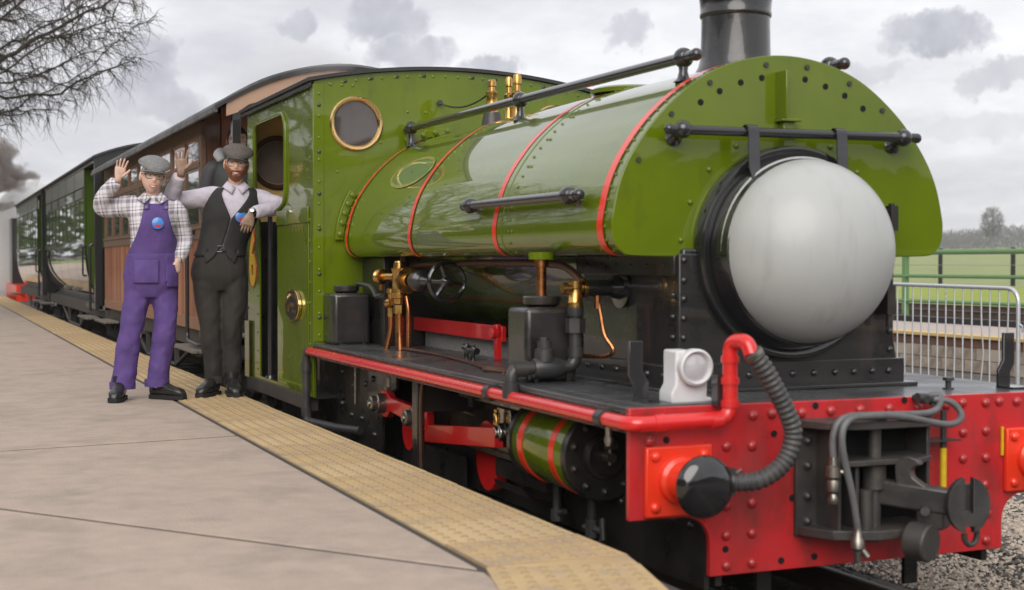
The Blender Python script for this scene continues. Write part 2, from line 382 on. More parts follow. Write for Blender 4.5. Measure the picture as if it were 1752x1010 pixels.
# loose stones: pale limestone beside the beam, dark chippings round the rails
def stones(name, matn, n, fx, fy, smin, smax, z, seed):
    rnd = random.Random(seed); b = MB()
    base = [Vector(p) for p in ((1,0,0),(-1,0,0),(0,1,0),(0,-1,0),(0,0,1),(0,0,-1))]
    fc = [(0,2,4),(2,1,4),(1,3,4),(3,0,4),(2,0,5),(1,2,5),(3,1,5),(0,3,5)]
    for i in range(n):
        x, y = fx(rnd), fy(rnd)
        s = rnd.uniform(smin, smax)*(1 if rnd.random() > .1 else 1.5); e = Matrix.Rotation(rnd.random()*6.3, 3, 'Z') @ Matrix.Rotation(rnd.uniform(-.7, .7), 3, 'X')
        q = [e @ Vector((p.x*s*rnd.uniform(.7, 1.3), p.y*s*rnd.uniform(.6, 1.2), p.z*s*rnd.uniform(.5, .9))) for p in base]
        b.add([(x+p.x, y+p.y, z+s*.25+p.z) for p in q], fc)
    return tag(b.build(name, matn, angle=10, fix=False), kind='stuff')
def blob_x(a, c, sd): return lambda r: min(c, max(a, r.gauss((a+c)/2, sd)))
tag(stones('pale_gravel', 'stone_pale', 9000, lambda r: r.gauss(-5.8, 1.1), lambda r: r.gauss(5.55, .35), .006, .018, -.128, 3), 'pale limestone gravel heaped beside the track', 'gravel')
tag(stones('pale_gravel_patch', 'stone_pale', 3500, lambda r: r.gauss(-5.5, .6), lambda r: 3.95+abs(r.gauss(0, .42)), .006, .017, -.122, 9), 'spill of pale gravel beyond the far rail', 'gravel')
tag(stones('dark_chippings', 'stone_dark', 12000, lambda r: r.uniform(-13, -2.0), lambda r: r.uniform(2.1, 4.9), .006, .017, -.12, 4), 'dark ballast chippings between and beside the rails', 'gravel')
tag(stones('grey_chippings', 'stone_dark', 6000, lambda r: r.uniform(-9, -2.0), lambda r: r.uniform(4.7, 7.5), .004, .011, -.128, 5), 'dark grey chippings across the yard', 'gravel')
# ================================================================== the saddle tank locomotive
YC = 3.2
loco = thing('steam_locomotive', (-6.8, YC, 0), 'green saddle tank steam locomotive with red lining, red buffer beam and plain grey domed front', 'locomotive')
JOINED = ('rivet_row', 'bolt_row', 'raised_letters', 'matchboard_panel', 'safety_chain', 'trunk', 'crown')
def clusters(b):
    """groups of faces that do not touch each other, judged by their bounding boxes"""
    up = list(range(len(b.v)))
    def find(i):
        while up[i] != i: up[i] = up[up[i]]; i = up[i]
        return i
    for f in b.f:
        for i in f[1:]: up[find(i)] = find(f[0])
    comp = {}
    for f in b.f: comp.setdefault(find(f[0]), []).append(f)
    cl = []
    for fs in comp.values():
        P = [b.v[i] for f in fs for i in f]; cl.append([fs, [min(p[k] for p in P)-.004 for k in range(3)], [max(p[k] for p in P)+.004 for k in range(3)]])
    go = True
    while go:
        go = False
        for i in range(len(cl)):
            for j in range(i+1, len(cl)):
                if all(cl[i][1][k] <= cl[j][2][k] and cl[j][1][k] <= cl[i][2][k] for k in range(3)):
                    cl[i] = [cl[i][0]+cl[j][0], [min(a, c) for a, c in zip(cl[i][1], cl[j][1])], [max(a, c) for a, c in zip(cl[i][2], cl[j][2])]]; cl.pop(j); go = True; break
            if go: break
    return [c[0] for c in cl]
def part(name, b, m, parent=None, **k):
    if name in ('rivet_row', 'bolt_row'):
        o = b.build(name, m, parent or loco, **k); o['kind'] = 'stuff'; return o
    """one part of a thing; pieces that stand apart become parts of their own"""
    if name not in JOINED and 1 < len(b.f) < 4000:
        cl = clusters(b)
        if len(cl) > 1:
            for fs in cl:
                q = MB(); ix = {}
                for f in fs:
                    for i in f:
                        if i not in ix: ix[i] = len(q.v); q.v.append(b.v[i])
                    q.f.append(tuple(ix[i] for i in f))
                o = q.build(name, m, parent or loco, **k)
            return o
    return b.build(name, m, parent or loco, **k)
def plate(outer, holes, ax, d0, d1):
    """flat plate with openings: outline and holes are lists of two coordinates, extruded along ax"""
    def q(a, b, d): return {'x': (d, a, b), 'y': (a, d, b), 'z': (a, b, d)}[ax]
    bm = bmesh.new(); loops = []
    for lp in [outer]+holes:
        vv = [bm.verts.new(q(a, b, d0)) for a, b in lp]; loops.append(vv)
        for i in range(len(vv)): bm.edges.new((vv[i], vv[(i+1) % len(vv)]))
    bmesh.ops.triangle_fill(bm, use_beauty=True, edges=bm.edges[:])
    bm.verts.index_update(); mb = MB(); n = len(bm.verts)
    co = [v.co.copy() for v in bm.verts]; off = Vector(q(0, 0, d1-d0))
    mb.v = [tuple(c) for c in co]+[tuple(c+off) for c in co]
    for f in bm.faces:
        ix = [v.index for v in f.verts]; mb.f.append(tuple(ix)); mb.f.append(tuple(i+n for i in reversed(ix)))
    for vv in loops:
        ix = [v.index for v in vv]
        for i in range(len(ix)): a, c = ix[i], ix[(i+1) % len(ix)]; mb.f.append((a, c, c+n, a+n))
    bm.free(); return mb
def dots(pts, nrm, r, h=.6, n=7):
    """a row of small snap heads as one part"""
    b = MB()
    for i, p in enumerate(pts):
        ax = nrm[i] if isinstance(nrm, list) else nrm
        b.lathe([(-.002, r), (r*h*.6, r*.8), (r*h, r*.3)], p, ax, n)
    return b
def lerp(a, b, n): return [tuple(a[k]+(b[k]-a[k])*i/(n-1) for k in range(3)) for i in range(n)]

# --- saddle tank
half = [(0, 2.112), (.15, 2.097), (.30, 2.052), (.43, 1.978), (.565, 1.862), (.672, 1.725), (.732, 1.605), (.763, 1.48), (.767, 1.42), (.756, 1.37), (.728, 1.338), (.685, 1.324), (.5, 1.32)]
def crom(P, k):
    out = []
    for i in range(len(P)-1):
        p0, p1, p2, p3 = P[max(i-1, 0)], P[i], P[i+1], P[min(i+2, len(P)-1)]
        for j in range(k):
            t = j/k; out.append(tuple(.5*((2*p1[a])+(-p0[a]+p2[a])*t+(2*p0[a]-5*p1[a]+4*p2[a]-p3[a])*t*t+(-p0[a]+3*p1[a]-3*p2[a]+p3[a])*t**3) for a in (0, 1)))
    out.append(P[-1]); return out
fullp = [(-y, z) for y, z in reversed(half)]+half[1:]
prof = crom(fullp, 5)                               # near bottom -> top -> far bottom
seg = [0]
for i in range(1, len(prof)): seg.append(seg[-1]+math.dist(prof[i], prof[i-1]))
def tank_s(s, off=0):
    """point and outward normal on the tank outline at arc length s"""
    s = max(0, min(seg[-1]-1e-6, s)); i = max(k for k in range(len(seg)) if seg[k] <= s); i = min(i, len(seg)-2)
    t = (s-seg[i])/(seg[i+1]-seg[i]); a, c = prof[i], prof[i+1]
    ty, tz = c[0]-a[0], c[1]-a[1]; l = math.hypot(ty, tz); ny, nz = -tz/l, ty/l
    return YC+a[0]+ty*t+ny*off, a[1]+tz*t+nz*off, ny, nz
def outline(off): return [tank_s(seg[i]+1e-5, off)[:2] for i in range(len(seg))]
XF, XR = -4.99, -8.835
b = MB(); xs_ = [XR, -8.0, -7.420, -7.4192, -6.6, -6.1308, -6.13, -5.5, XF]
dl = [0, 0, 0, .0035, .0035, .0035, 0, 0, 0]         # the middle plate laps a little over its neighbours
b.ring_loft([[(x, y, z) for y, z in outline(d)] for x, d in zip(xs_, dl)])
tank = part('saddle_tank', b, 'tank_green', angle=30)
for x, w in ((-8.72, .044), (-7.47, .046), (-6.21, .048), (-5.085, .054)):
    part('red_lining_band', MB().ring_loft([[(x-w/2, y, z) for y, z in outline(.006)], [(x+w/2, y, z) for y, z in outline(.006)]], caps=False, closed=False), 'lining_red', tank)
def tank_row(x, sp, s0=.18, s1=None, r=.0075):
    s1 = s1 or seg[-1]-.18; n = int((s1-s0)/sp); P = []; Nn = []
    for i in range(n):
        y, z, ny, nz = tank_s(s0+i*sp, .003); P.append((x, y, z)); Nn.append((0, ny, nz))
    return dots(P, Nn, r)
for x in (-8.77, -7.375, -6.04, -5.045): part('rivet_row', tank_row(x, .052), 'tank_green', tank)
part('rivet_row', tank_row(-6.00, .155, r=.008), 'tank_green', tank)
# painted oval with worn gold border on the near side
sm = next(seg[i] for i in range(len(prof)) if prof[i][1] > 1.79)
def oval(a0, b0, a1, b1, off, n=48):
    bb = MB(); rings = []
    for a_, b_ in ((a0, b0), ((a0+a1)/2, (b0+b1)/2), (a1, b1)):
        r_ = []
        for k in range(n):
            t = 2*math.pi*k/n; y, z, ny, nz = tank_s(sm+b_*math.sin(t), off); r_.append((-7.90+a_*math.cos(t), y, z))
        rings.append(r_)
    return bb.ring_loft(rings, caps=False)
part('painted_oval', oval(.01, .005, .33, .10, .003), 'oval_green', tank)
part('oval_border', oval(.325, .095, .352, .115, .0042), 'faded_gold', tank)
# front plate, slightly larger than the tank, with black discs for holes, studs and bracket
fo = outline(.006)
front = part('tank_front_plate', MB().ring_loft([[(XF-.002, y, z) for y, z in fo], [(XF+.012, y, z) for y, z in fo]]), 'loco_green', bevel=.004, angle=30)
hole_disc = MB().lathe([(-.004, .0125), (.0025, .0125), (.003, .009)], (0, 0, 0), (1, 0, 0), 12).mesh('hole'); hole_disc.materials.append(M['hole_shade_black'])  # flat black disc painted in place of a shaded hole
for y, z in ((2.81, 1.916), (2.895, 1.963), (2.99, 2.001), (3.086, 2.024), (3.288, 2.027), (3.385, 2.003), (3.478, 1.97), (3.567, 1.921)):
    inst('bolt_hole_disc', hole_disc, front, (XF+.0125, y, z))
stud = dome_mesh('stud', .012, .012, 'loco_green', 10)
for y, z in ((2.847, 1.655), (2.97, 1.75), (3.409, 1.759), (2.764, 1.526), (2.723, 1.378), (3.537, 1.66), (3.63, 1.53)):
    inst('stud', stud, front, (XF+.012, y, z), (0, R(90), 0))
part('lamp_iron', MB().box(XF+.012, XF+.03, 3.155, 3.205, 1.86, 2.05).box(XF+.012, XF+.075, 3.145, 3.235, 1.85, 1.862).box(XF+.012, XF+.05, 3.165, 3.215, 1.74, 1.85).box(XF+.012, XF+.09, 3.150, 3.156, 1.862, 2.05), 'loco_green', bevel=.004)
nut = MB().lathe([(0, .011), (.008, .011)], (0, 0, 0), (1, 0, 0), 6).mesh('nut'); nut.materials.append(M['iron_grey'])
for s in (.62, .86, 1.08, 1.36, 1.56, 1.78, 1.98):
    y, z, ny, nz = tank_s(s, -.03); inst('nut', nut, front, (XF+.012, y, z))
# bolting strips that hold the tank to the cab
strip = MB().prism([(tank_s(s, .004)[0], tank_s(s, .004)[1]) for s in (.34, .40, .46, .52, .58, .64)]+[(tank_s(s, .058)[0], tank_s(s, .058)[1]) for s in (.64, .58, .52, .46, .40, .34)], 'x', -8.81, -8.795)
st = part('tank_strip', strip, 'loco_green', bevel=.003)
hexn = MB().lathe([(0, .016), (.014, .016), (.016, .012)], (0, 0, 0), (1, 0, 0), 6).mesh('hex_bolt'); hexn.materials.append(M['loco_green'])
for s in (.37, .44, .50, .56, .62):
    y, z, _, _ = tank_s(s, .03); inst('bolt', hexn, st, (-8.795, y, z))
top = MB().prism([(tank_s(s, .004)[0], tank_s(s, .004)[1]) for s in (1.10, 1.18, 1.26, 1.34, 1.42)]+[(tank_s(s, .05)[0], tank_s(s, .05)[1]) for s in (1.42, 1.34, 1.26, 1.18, 1.10)], 'x', -8.81, -8.795)
st2 = part('tank_strip', top, 'loco_green', bevel=.003)
for s in (1.14, 1.22, 1.30, 1.38):
    y, z, _, _ = tank_s(s, .028); inst('bolt', hexn, st2, (-8.795, y, z))
part('filler_lid', MB().lathe([(0, .2), (.02, .2), (.03, .18), (.034, .02)], (-6.35, YC, 2.108), (0, 0, 1)), 'loco_green')

# --- smokebox, door ring and plain grey dome
part('smokebox', MB().box(-5.87, -4.952, 2.72, 3.68, .79, 1.345), 'smokebox_black', bevel=.008)
sfr = part('smokebox_front', MB().prism([(2.685, .80), (3.715, .80), (3.715, .9), (3.70, .98), (3.70, 1.325), (2.70, 1.325), (2.70, .98), (2.685, .9)], 'x', -4.965, -4.945), 'smokebox_black', bevel=.004)
part('base_angle', MB().box(-4.96, -4.925, 2.66, 3.74, .79, .90).box(-4.96, -4.86, 2.64, 3.76, .79, .806), 'smokebox_black', bevel=.004)
part('side_angle', MB().box(-5.89, -4.93, 2.695, 2.722, .79, .885).box(-5.89, -4.93, 2.62, 2.722, .79, .805), 'smokebox_black', bevel=.004)
part('top_angle', MB().box(-5.88, -4.97, 2.69, 2.722, 1.24, 1.318), 'smokebox_black', bevel=.003)
big_rivet = dome_mesh('rivet', .0145, .013, 'smokebox_black', 10)
for y, z in [(2.72, z) for z in (1.30, 1.222, 1.15, 1.075, 1.0, .93)]+[(3.68, z) for z in (1.30, 1.222, 1.15, 1.075, 1.01, .935)]:
    inst('rivet', big_rivet, sfr, (-4.946, y, z), (0, R(90), 0))
for y in (2.73, 2.82, 2.91, 3.0, 3.10, 3.2, 3.3, 3.40, 3.49, 3.58, 3.66): inst('rivet', big_rivet, sfr, (-4.925, y, .85), (0, R(90), 0))
for x, z in ((-5.03, 1.163), (-5.03, 1.078), (-5.03, .998)): inst('rivet', big_rivet, sfr, (x, 2.72, z), (R(90), 0, 0))
for x in (-5.06, -5.2, -5.34, -5.48, -5.62, -5.76): inst('rivet', big_rivet, sfr, (x, 2.695, .845), (R(90), 0, 0)); inst('rivet', big_rivet, sfr, (x, 2.69, 1.28), (R(90), 0, 0), (.6, .6, .6))
DZ = 1.33
part('door_ring', MB().lathe([(-.02, .425), (.035, .425), (.045, .418), (.047, .40), (.04, .385), (.075, .378), (.10, .372), (.135, .366), (.145, .35)], (-4.95, YC, DZ), (1, 0, 0), 72), 'gloss_black')
dm = MB(); n = 20
dm.lathe([(-.05, .345)]+[(.295*math.sin(math.pi/2*i/n), .36*math.cos(math.pi/2*i/n)) for i in range(n+1)], (-4.83, YC, DZ+.005), (1, 0, 0), 72)
part('domed_front_cover', dm, 'dome_grey', angle=80)
part('cover_rim', MB().lathe([(-.055, .35), (-.05, .368), (-.02, .372), (-.012, .366), (-.010, .352)], (-4.83, YC, DZ+.005), (1, 0, 0), 72), 'dome_grey')
part('door_hinge', MB().box(-4.94, -4.85, 3.615, 3.65, 1.42, 1.52).cyl((-4.87, 3.633, 1.41), (-4.87, 3.633, 1.53), .014), 'smokebox_black')
part('door_hinge', MB().box(-4.94, -4.85, 3.60, 3.64, 1.08, 1.2).cyl((-4.87, 3.623, 1.03), (-4.87, 3.623, 1.2), .014), 'smokebox_black')
# --- chimney
ch = part('chimney', MB().lathe([(-.08, .2), (-.02, .18), (.02, .158), (.06, .148), (.2, .145), (.232, .145)], (-5.37, YC, 2.10), (0, 0, 1), 40), 'smokebox_black')
part('chimney_cap', MB().lathe([(.225, .147), (.232, .152), (.245, .152), (.25, .149), (.29, .152), (.35, .162), (.372, .165), (.38, .162), (.42, .168), (.45, .17), (.455, .13), (.3, .12)], (-5.37, YC, 2.10), (0, 0, 1), 40), 'smokebox_black', ch)

# --- boiler under the tank, firebox side
part('boiler', MB().lathe([(0, .44), (2.95, .44)], (-8.83, YC, 1.31), (1, 0, 0), 48), 'boiler_green')
part('boiler_band', MB().lathe([(0, .443), (.045, .443)], (-6.5, YC, 1.31), (1, 0, 0), 48), 'boiler_green')
part('firebox_side', MB().box(-8.83, -8.34, 2.56, 3.84, .79, 1.318).box(-8.35, -8.315, 2.545, 2.58, .79, 1.318), 'frame_black', bevel=.004)
part('inner_plate', MB().box(-8.3, -6.75, 2.80, 2.82, .79, .90), 'speckled_plate')
part('far_inner_plate', MB().box(-8.3, -5.9, 3.5, 3.52, .79, .93), 'frame_black')

# --- footplate, frames
part('footplate', MB().box(-8.835, -4.482, 2.245, 4.155, .762, .79), 'footplate_black', bevel=.004)
part('footplate_edge', MB().box(-8.835, -4.482, 2.24, 2.252, .70, .775).box(-8.835, -4.482, 4.148, 4.16, .70, .775), 'frame_black', bevel=.003)
part('sheet_plate', MB().box(-5.62, -4.49, 2.31, 2.62, .79, .794), 'footplate_black', bevel=.002)
part('main_frame', MB().box(-10.6, -4.49, 2.60, 2.625, .14, .765).box(-10.6, -4.49, 3.775, 3.80, .14, .765), 'frame_black')
ofp = part('outside_frame', plate([(-8.86, .76), (-7.62, .76), (-7.62, .60), (-7.86, .52), (-7.90, .25), (-8.0, .12), (-8.86, .12)], [], 'y', 2.40, 2.42), 'frame_black', bevel=.003)
bolt_b = dome_mesh('bolt', .02, .018, 'frame_black', 10)
for x, z in ((-8.7, .62), (-8.45, .55), (-8.2, .58), (-8.72, .42), (-8.5, .37), (-8.28, .37), (-8.05, .45), (-8.02, .3), (-8.05, .62), (-8.62, .68)): inst('bolt', bolt_b, ofp, (x, 2.40, z), (R(90), 0, 0))
part('safety_chain', MB().tube([(-8.38, 2.385, .70-.02*i+.0) for i in range(14)], [.006 if i % 2 else .009 for i in range(14)], 6), 'steel')
part('ash_pan', MB().box(-8.6, -7.2, 2.7, 3.7, .12, .5), 'frame_black')
part('stretcher', MB().box(-5.95, -4.55, 2.62, 3.78, .35, .74), 'frame_black')

# --- buffer beam
beam_poly = [(2.24, .79), (4.16, .79), (4.16, .40)]+[(3.843+.10-.10*math.sin(R(a)), .30+.10*math.cos(R(a))) for a in range(0, 91, 15)]+[(3.843, .19), (2.557, .183)]+[(2.557-.10+.10*math.cos(R(a)), .30+.10*math.sin(R(a))) for a in range(0, 91, 15)]+[(2.24, .40)]
beam = part('buffer_beam', MB().prism(beam_poly, 'x', -4.48, -4.455), 'beam_red', bevel=.003)
rv = dome_mesh('rivet', .0195, .017, 'beam_red', 14, 4)
for y, z in [(2.317, .674), (2.621, .642), (2.726, .639), (2.73, .747), (2.808, .75), (2.933, .749), (2.622, .43), (2.727, .434), (2.622, .326), (2.727, .327), (2.623, .218), (2.728, .22), (3.058, .751), (3.186, .75), (3.315, .75), (3.445, .749), (3.574, .753), (3.65, .759), (3.76, .755), (3.824, .758), (3.909, .755), (3.654, .646), (3.761, .648), (3.654, .546), (3.762, .545), (3.76, .441), (3.77, .331), (3.765, .227)]:
    inst('rivet', rv, beam, (-4.455, y, z), (0, R(90), 0))
for y, z in [(2.383, .675), (2.818, .678), (2.895, .442), (2.62, .277), (2.85, .219), (2.991, .223), (2.993, .772), (3.383, .778)]:
    inst('bolt_hole_disc', hole_disc, beam, (-4.4545, y, z))
bolt_r = dome_mesh('bolt', .02, .016, 'buffer_red', 12, 3)
for s in (-1, 1):
    yc = YC+s*.776
    pd = part('buffer_pad', MB().box(-4.455, -4.432, yc-.13, yc+.13, .41, .655), 'buffer_red', bevel=.006)
    for dy in (-.095, .095):
        for dz in (.445, .622): inst('bolt', bolt_r, pd, (-4.432, yc+dy, dz), (0, R(90), 0))
    bf = part('buffer', MB().lathe([(0, .085), (.02, .082), (.03, .068), (.12, .062), (.125, .04), (.155, .04), (.16, .06)], (-4.432, yc, .537), (1, 0, 0), 32), 'buffer_red')
    part('buffer_head', MB().lathe([(.15, .05), (.158, .1), (.166, .107), (.178, .107), (.19, .1), (.205, .075), (.213, .04), (.215, .001)], (-4.432, yc, .537), (1, 0, 0), 40), 'gloss_black', bf, angle=60)
part('depth_mark', MB().box(-4.452, -4.446, 3.832, 3.842, .55, .66), 'hazard_yellow')
# --- lamp, lamp brackets, small stud
lp = part('headlamp', MB().prism([(2.445, .79), (2.61, .79), (2.61, .81), (2.588, .81), (2.588, .915)]+arc(2.523, .915, .065, 0, 90, 6)+[(2.462, .98), (2.462, .86), (2.445, .83)], 'x', -4.63, -4.53), 'lamp_white', bevel=.008)
part('bezel', MB().lathe([(0, .066), (.03, .066), (.036, .058), (.03, .052), (.02, .05)], (-4.532, 2.53, .92), (1, 0, 0), 28, False), 'lamp_white', lp)
part('lens', MB().lathe([(.0, .052), (.018, .05), (.026, .03), (.028, .001)], (-4.53, 2.53, .92), (1, 0, 0), 28), 'lens', lp)
for yy, sg in ((2.385, 1), (4.015, -1)):
    part('lamp_bracket', MB().prism([(-4.70, .79), (-4.56, .79), (-4.56, .798), (-4.655, .80), (-4.655, .87), (-4.69, .91), (-4.69, 1.01), (-4.71, 1.01), (-4.71, .90), (-4.675, .865), (-4.675, .80)] if False else [(yy-.03*sg, .79), (yy+.03*sg, .79), (yy+.03*sg, .86), (yy+.005*sg+.0, .90), (yy+.005*sg, 1.01), (yy-.05*sg, 1.01), (yy-.05*sg, .885), (yy-.03*sg, .85)], 'x', -4.66, -4.645), 'handrail_black', bevel=.003)
    part('bracket_foot', MB().box(-4.66, -4.56, yy-.03, yy+.03, .79, .798), 'handrail_black')
part('stud_bolt', MB().cyl((-4.66, 3.75, .79), (-4.66, 3.75, .83), .012, n=10).cyl((-4.66, 3.75, .825), (-4.66, 3.75, .838), .022, n=6).cyl((-4.66, 3.75, .79), (-4.66, 3.75, .797), .022, n=8), 'iron_grey')

# --- red train pipe along the footplate edge, round the beam and up to the hose
PY = 2.212
part('train_pipe', MB().tube(bend([(-8.80, PY, .742), (-4.53, PY, .742)], .05), .026, 18), 'pipe_red')
part('front_pipe', MB().tube(bend([(-4.57, PY, .742), (-4.392, PY+.005, .742), (-4.392, 2.60, .748), (-4.392, 2.60, .86), (-4.392, 2.60, 1.018), (-4.31, 2.618, 1.02), (-4.292, 2.625, .975)], .05), .027, 18), 'pipe_red')
for y in (2.32, 2.54): part('pipe_collar', MB().lathe([(-.02, .03), (.02, .03)], (-4.392, y, .7435), (0, 1, .01)), 'pipe_red')
for z in (.80, .88, .955): part('pipe_collar', MB().lathe([(-.012, .033), (.012, .033)], (-4.392, 2.60, z), (0, 0, 1), 18), 'pipe_red')
part('pipe_clamp', MB().box(-4.45, -4.41, 2.56, 2.59, .79, .90), 'handrail_black')
for x in (-4.60, -5.70): part('pipe_clip', MB().lathe([(-.025, .034), (.025, .034)], (x, PY, .742), (1, 0, 0), 18).box(x-.02, x+.02, PY, 2.245, .745, .775), 'iron_grey')
part('drip_cock', MB().cyl((-4.56, PY, .72), (-4.56, PY, .65), .011, n=10).cyl((-4.56, PY, .68), (-4.56, PY, .66), .016, n=8), 'steel')
part('rear_pipe', MB().tube(bend([(-8.78, PY, .742), (-8.885, PY, .742), (-8.885, PY, .30), (-8.4, 2.30, .30), (-8.25, 2.38, .30)], .06), .026, 16).lathe([(-.03, .034), (.03, .034)], (-8.885, PY, .64), (0, 0, 1), 16).lathe([(-.03, .034), (.03, .034)], (-8.885, PY, .36), (0, 0, 1), 16), 'iron_grey')
# corrugated hose from the swan neck down to the buffer
hp = [(-4.292, 2.625, .985), (-4.285, 2.662, .939), (-4.28, 2.70, .878), (-4.275, 2.756, .775), (-4.275, 2.782, .695), (-4.28, 2.752, .605), (-4.295, 2.668, .545), (-4.33, 2.575, .533)]
HP = [Vector(p) for p in hp]; path = []
for i in range(len(HP)-1):
    p0, p1, p2, p3 = HP[max(i-1, 0)], HP[i], HP[i+1], HP[min(i+2, len(HP)-1)]
    for j in range(24):
        t = j/24; path.append(.5*((2*p1)+(-p0+p2)*t+(2*p0-5*p1+4*p2-p3)*t*t+(-p0+3*p1-3*p2+p3)*t**3))
path.append(HP[-1])
dist = 0; rr = []
for i, p in enumerate(path):
    if i: dist += (p-path[i-1]).length
    rr.append(.0315+.0028*math.sin(dist*2*math.pi/.021))
hose = part('vacuum_hose', MB().tube(path, rr, 18), 'hose_black', angle=70)
part('hose_clip', MB().tube([path[2], path[9]], .036, 18), 'steel', hose)
part('hose_end', MB().lathe([(-.02, .045), (.02, .045), (.03, .02)], (-4.345, 2.56, .533), (-.3, -.95, 0), 14).box(-4.36, -4.31, 2.545, 2.575, .49, .585).cyl((-4.345, 2.57, .55), (-4.33, 2.61, .575), .008, n=6), 'iron_grey', hose)

# --- coupler pocket and drawhead
cp = part('coupler_pocket', MB().box(-4.455, -4.435, 2.90, 2.99, .305, .715).box(-4.455, -4.435, 3.40, 3.46, .305, .715).box(-4.455, -4.30, 2.985, 3.0, .33, .70).box(-4.455, -4.33, 3.39, 3.405, .33, .70).box(-4.455, -4.30, 3.06, 3.075, .33, .58), 'coupler_iron', bevel=.003)
part('top_plate', MB().prism([(-4.455, 2.905), (-4.455, 3.46), (-4.36, 3.44), (-4.27, 3.36), (-4.26, 3.08), (-4.29, 2.96), (-4.40, 2.905)], 'z', .700, .728), 'coupler_iron', cp, bevel=.003)
part('bottom_plate', MB().prism([(-4.455, 2.905), (-4.455, 3.44), (-4.36, 3.45), (-4.28, 3.40), (-4.23, 3.27), (-4.23, 3.1), (-4.29, 2.96), (-4.40, 2.905)], 'z', .312, .345), 'coupler_iron', cp, bevel=.003)
part('pocket_back', MB().box(-4.4535, -4.45, 2.99, 3.40, .33, .70), 'hole_shade_black', cp)  # near-black sheet puts the pocket's deep shade into colour
part('shelf', MB().prism([(-4.45, 3.0), (-4.45, 3.39), (-4.30, 3.39), (-4.26, 3.32), (-4.26, 3.0)], 'z', .572, .592), 'coupler_iron', cp, bevel=.003)
part('pivot_pin', MB().cyl((-4.33, 3.16, .33), (-4.33, 3.16, .72), .024, n=16).cyl((-4.33, 3.16, .48), (-4.33, 3.16, .565), .042, n=20).cyl((-4.33, 3.16, .72), (-4.33, 3.16, .74), .045, n=20).cyl((-4.31, 3.11, .34), (-4.31, 3.11, .48), .024, n=12).cyl((-4.33, 3.16, .29), (-4.33, 3.16, .315), .03, n=6), 'coupler_iron', cp)
pb = dome_mesh('bolt', .018, .02, 'coupler_iron', 8, 2)
for z in (.36, .45, .56, .65): inst('bolt', pb, cp, (-4.435, 2.945, z), (0, R(90), 0))
# drawbar reaching forward, knuckle hook, slotted face plate, round pot
db = part('drawbar', MB().box(0, .30, -.035, .035, -.045, .045, Matrix.Translation((-4.36, 3.17, .47)) @ Matrix.Rotation(R(36), 4, 'Z') @ Matrix.Rotation(R(4), 4, 'Y')).box(0, .10, -.05, .05, -.10, .03, Matrix.Translation((-4.235, 3.285, .45)) @ Matrix.Rotation(R(36), 4, 'Z')), 'coupler_iron', bevel=.01)
hk = [(.03, .13), (.05, .135), (.075, .125), (.085, .105), (.07, .10), (.058, .085), (.062, .06), (.085, .04), (.125, .015), (.16, -.01), (.16, -.05), (.04, -.05), (.02, .0), (.012, .05), (.01, .10)]
mtx = Matrix.Translation((-4.29, 3.21, .47)) @ Matrix.Rotation(R(36), 4, 'Z')
b = MB().prism(hk, 'y', -.022, .022); b.v = [tuple(mtx @ Vector((x*1.25, y, z))) for x, y, z in b.v]
part('coupler_hook', b, 'coupler_iron', db, bevel=.005)
fp = MB(); slot = [(-.016, .09), (-.016, -.03), (.016, -.03), (.016, .09)]
el = [(.078*math.sin(t), .098*math.cos(t)) for t in [2*math.pi*i/36 for i in range(36)]]
el = [p for p in el if not (abs(p[0]) < .02 and p[1] > 0)]
i0 = next(i for i, p in enumerate(el) if p[0] > 0)
poly = [(.016, .095)]+[p for p in el if p[0] > .001]+[(.02, -.096), (.02, -.075), (-.012, -.075), (-.012, -.096)]+[p for p in el if p[0] < -.001]+[(-.016, .095), (-.016, -.03), (.016, -.03)]
seen = []; [seen.append(p) for p in poly if p not in seen]
fm = plate(seen, [], 'x', 0, .03); mtx = Matrix.Translation((-4.085, 3.365, .448)) @ Matrix.Rotation(R(-14), 4, 'Z')
fm.v = [tuple(mtx @ Vector(p)) for p in fm.v]
part('coupler_face', fm, 'coupler_iron', db, bevel=.004)
part('slot_back', MB().box(-.03, 0, -.04, .04, -.06, .07, mtx).box(.002, .016, -.015, .015, -.035, -.022, mtx), 'coupler_iron', db, bevel=.003)
part('pot', MB().lathe([(0, .055), (.01, .068), (.08, .068), (.086, .062)], (-4.2, 3.215, .315), (.92, .38, -.06), 32), 'coupler_iron', db)
part('pin_head', MB().cyl((-4.19, 3.27, .42), (-4.12, 3.22, .425), .016, n=12).cyl((-4.15, 3.27, .26), (-4.15, 3.27, .36), .018, n=10), 'coupler_iron', db)
part('hook_link', MB().tube([(-4.1, 3.40+.028*math.sin(R(a)), .335+.035*math.cos(R(a))) for a in range(0, 300, 20)], .011, 8), 'coupler_iron', db)
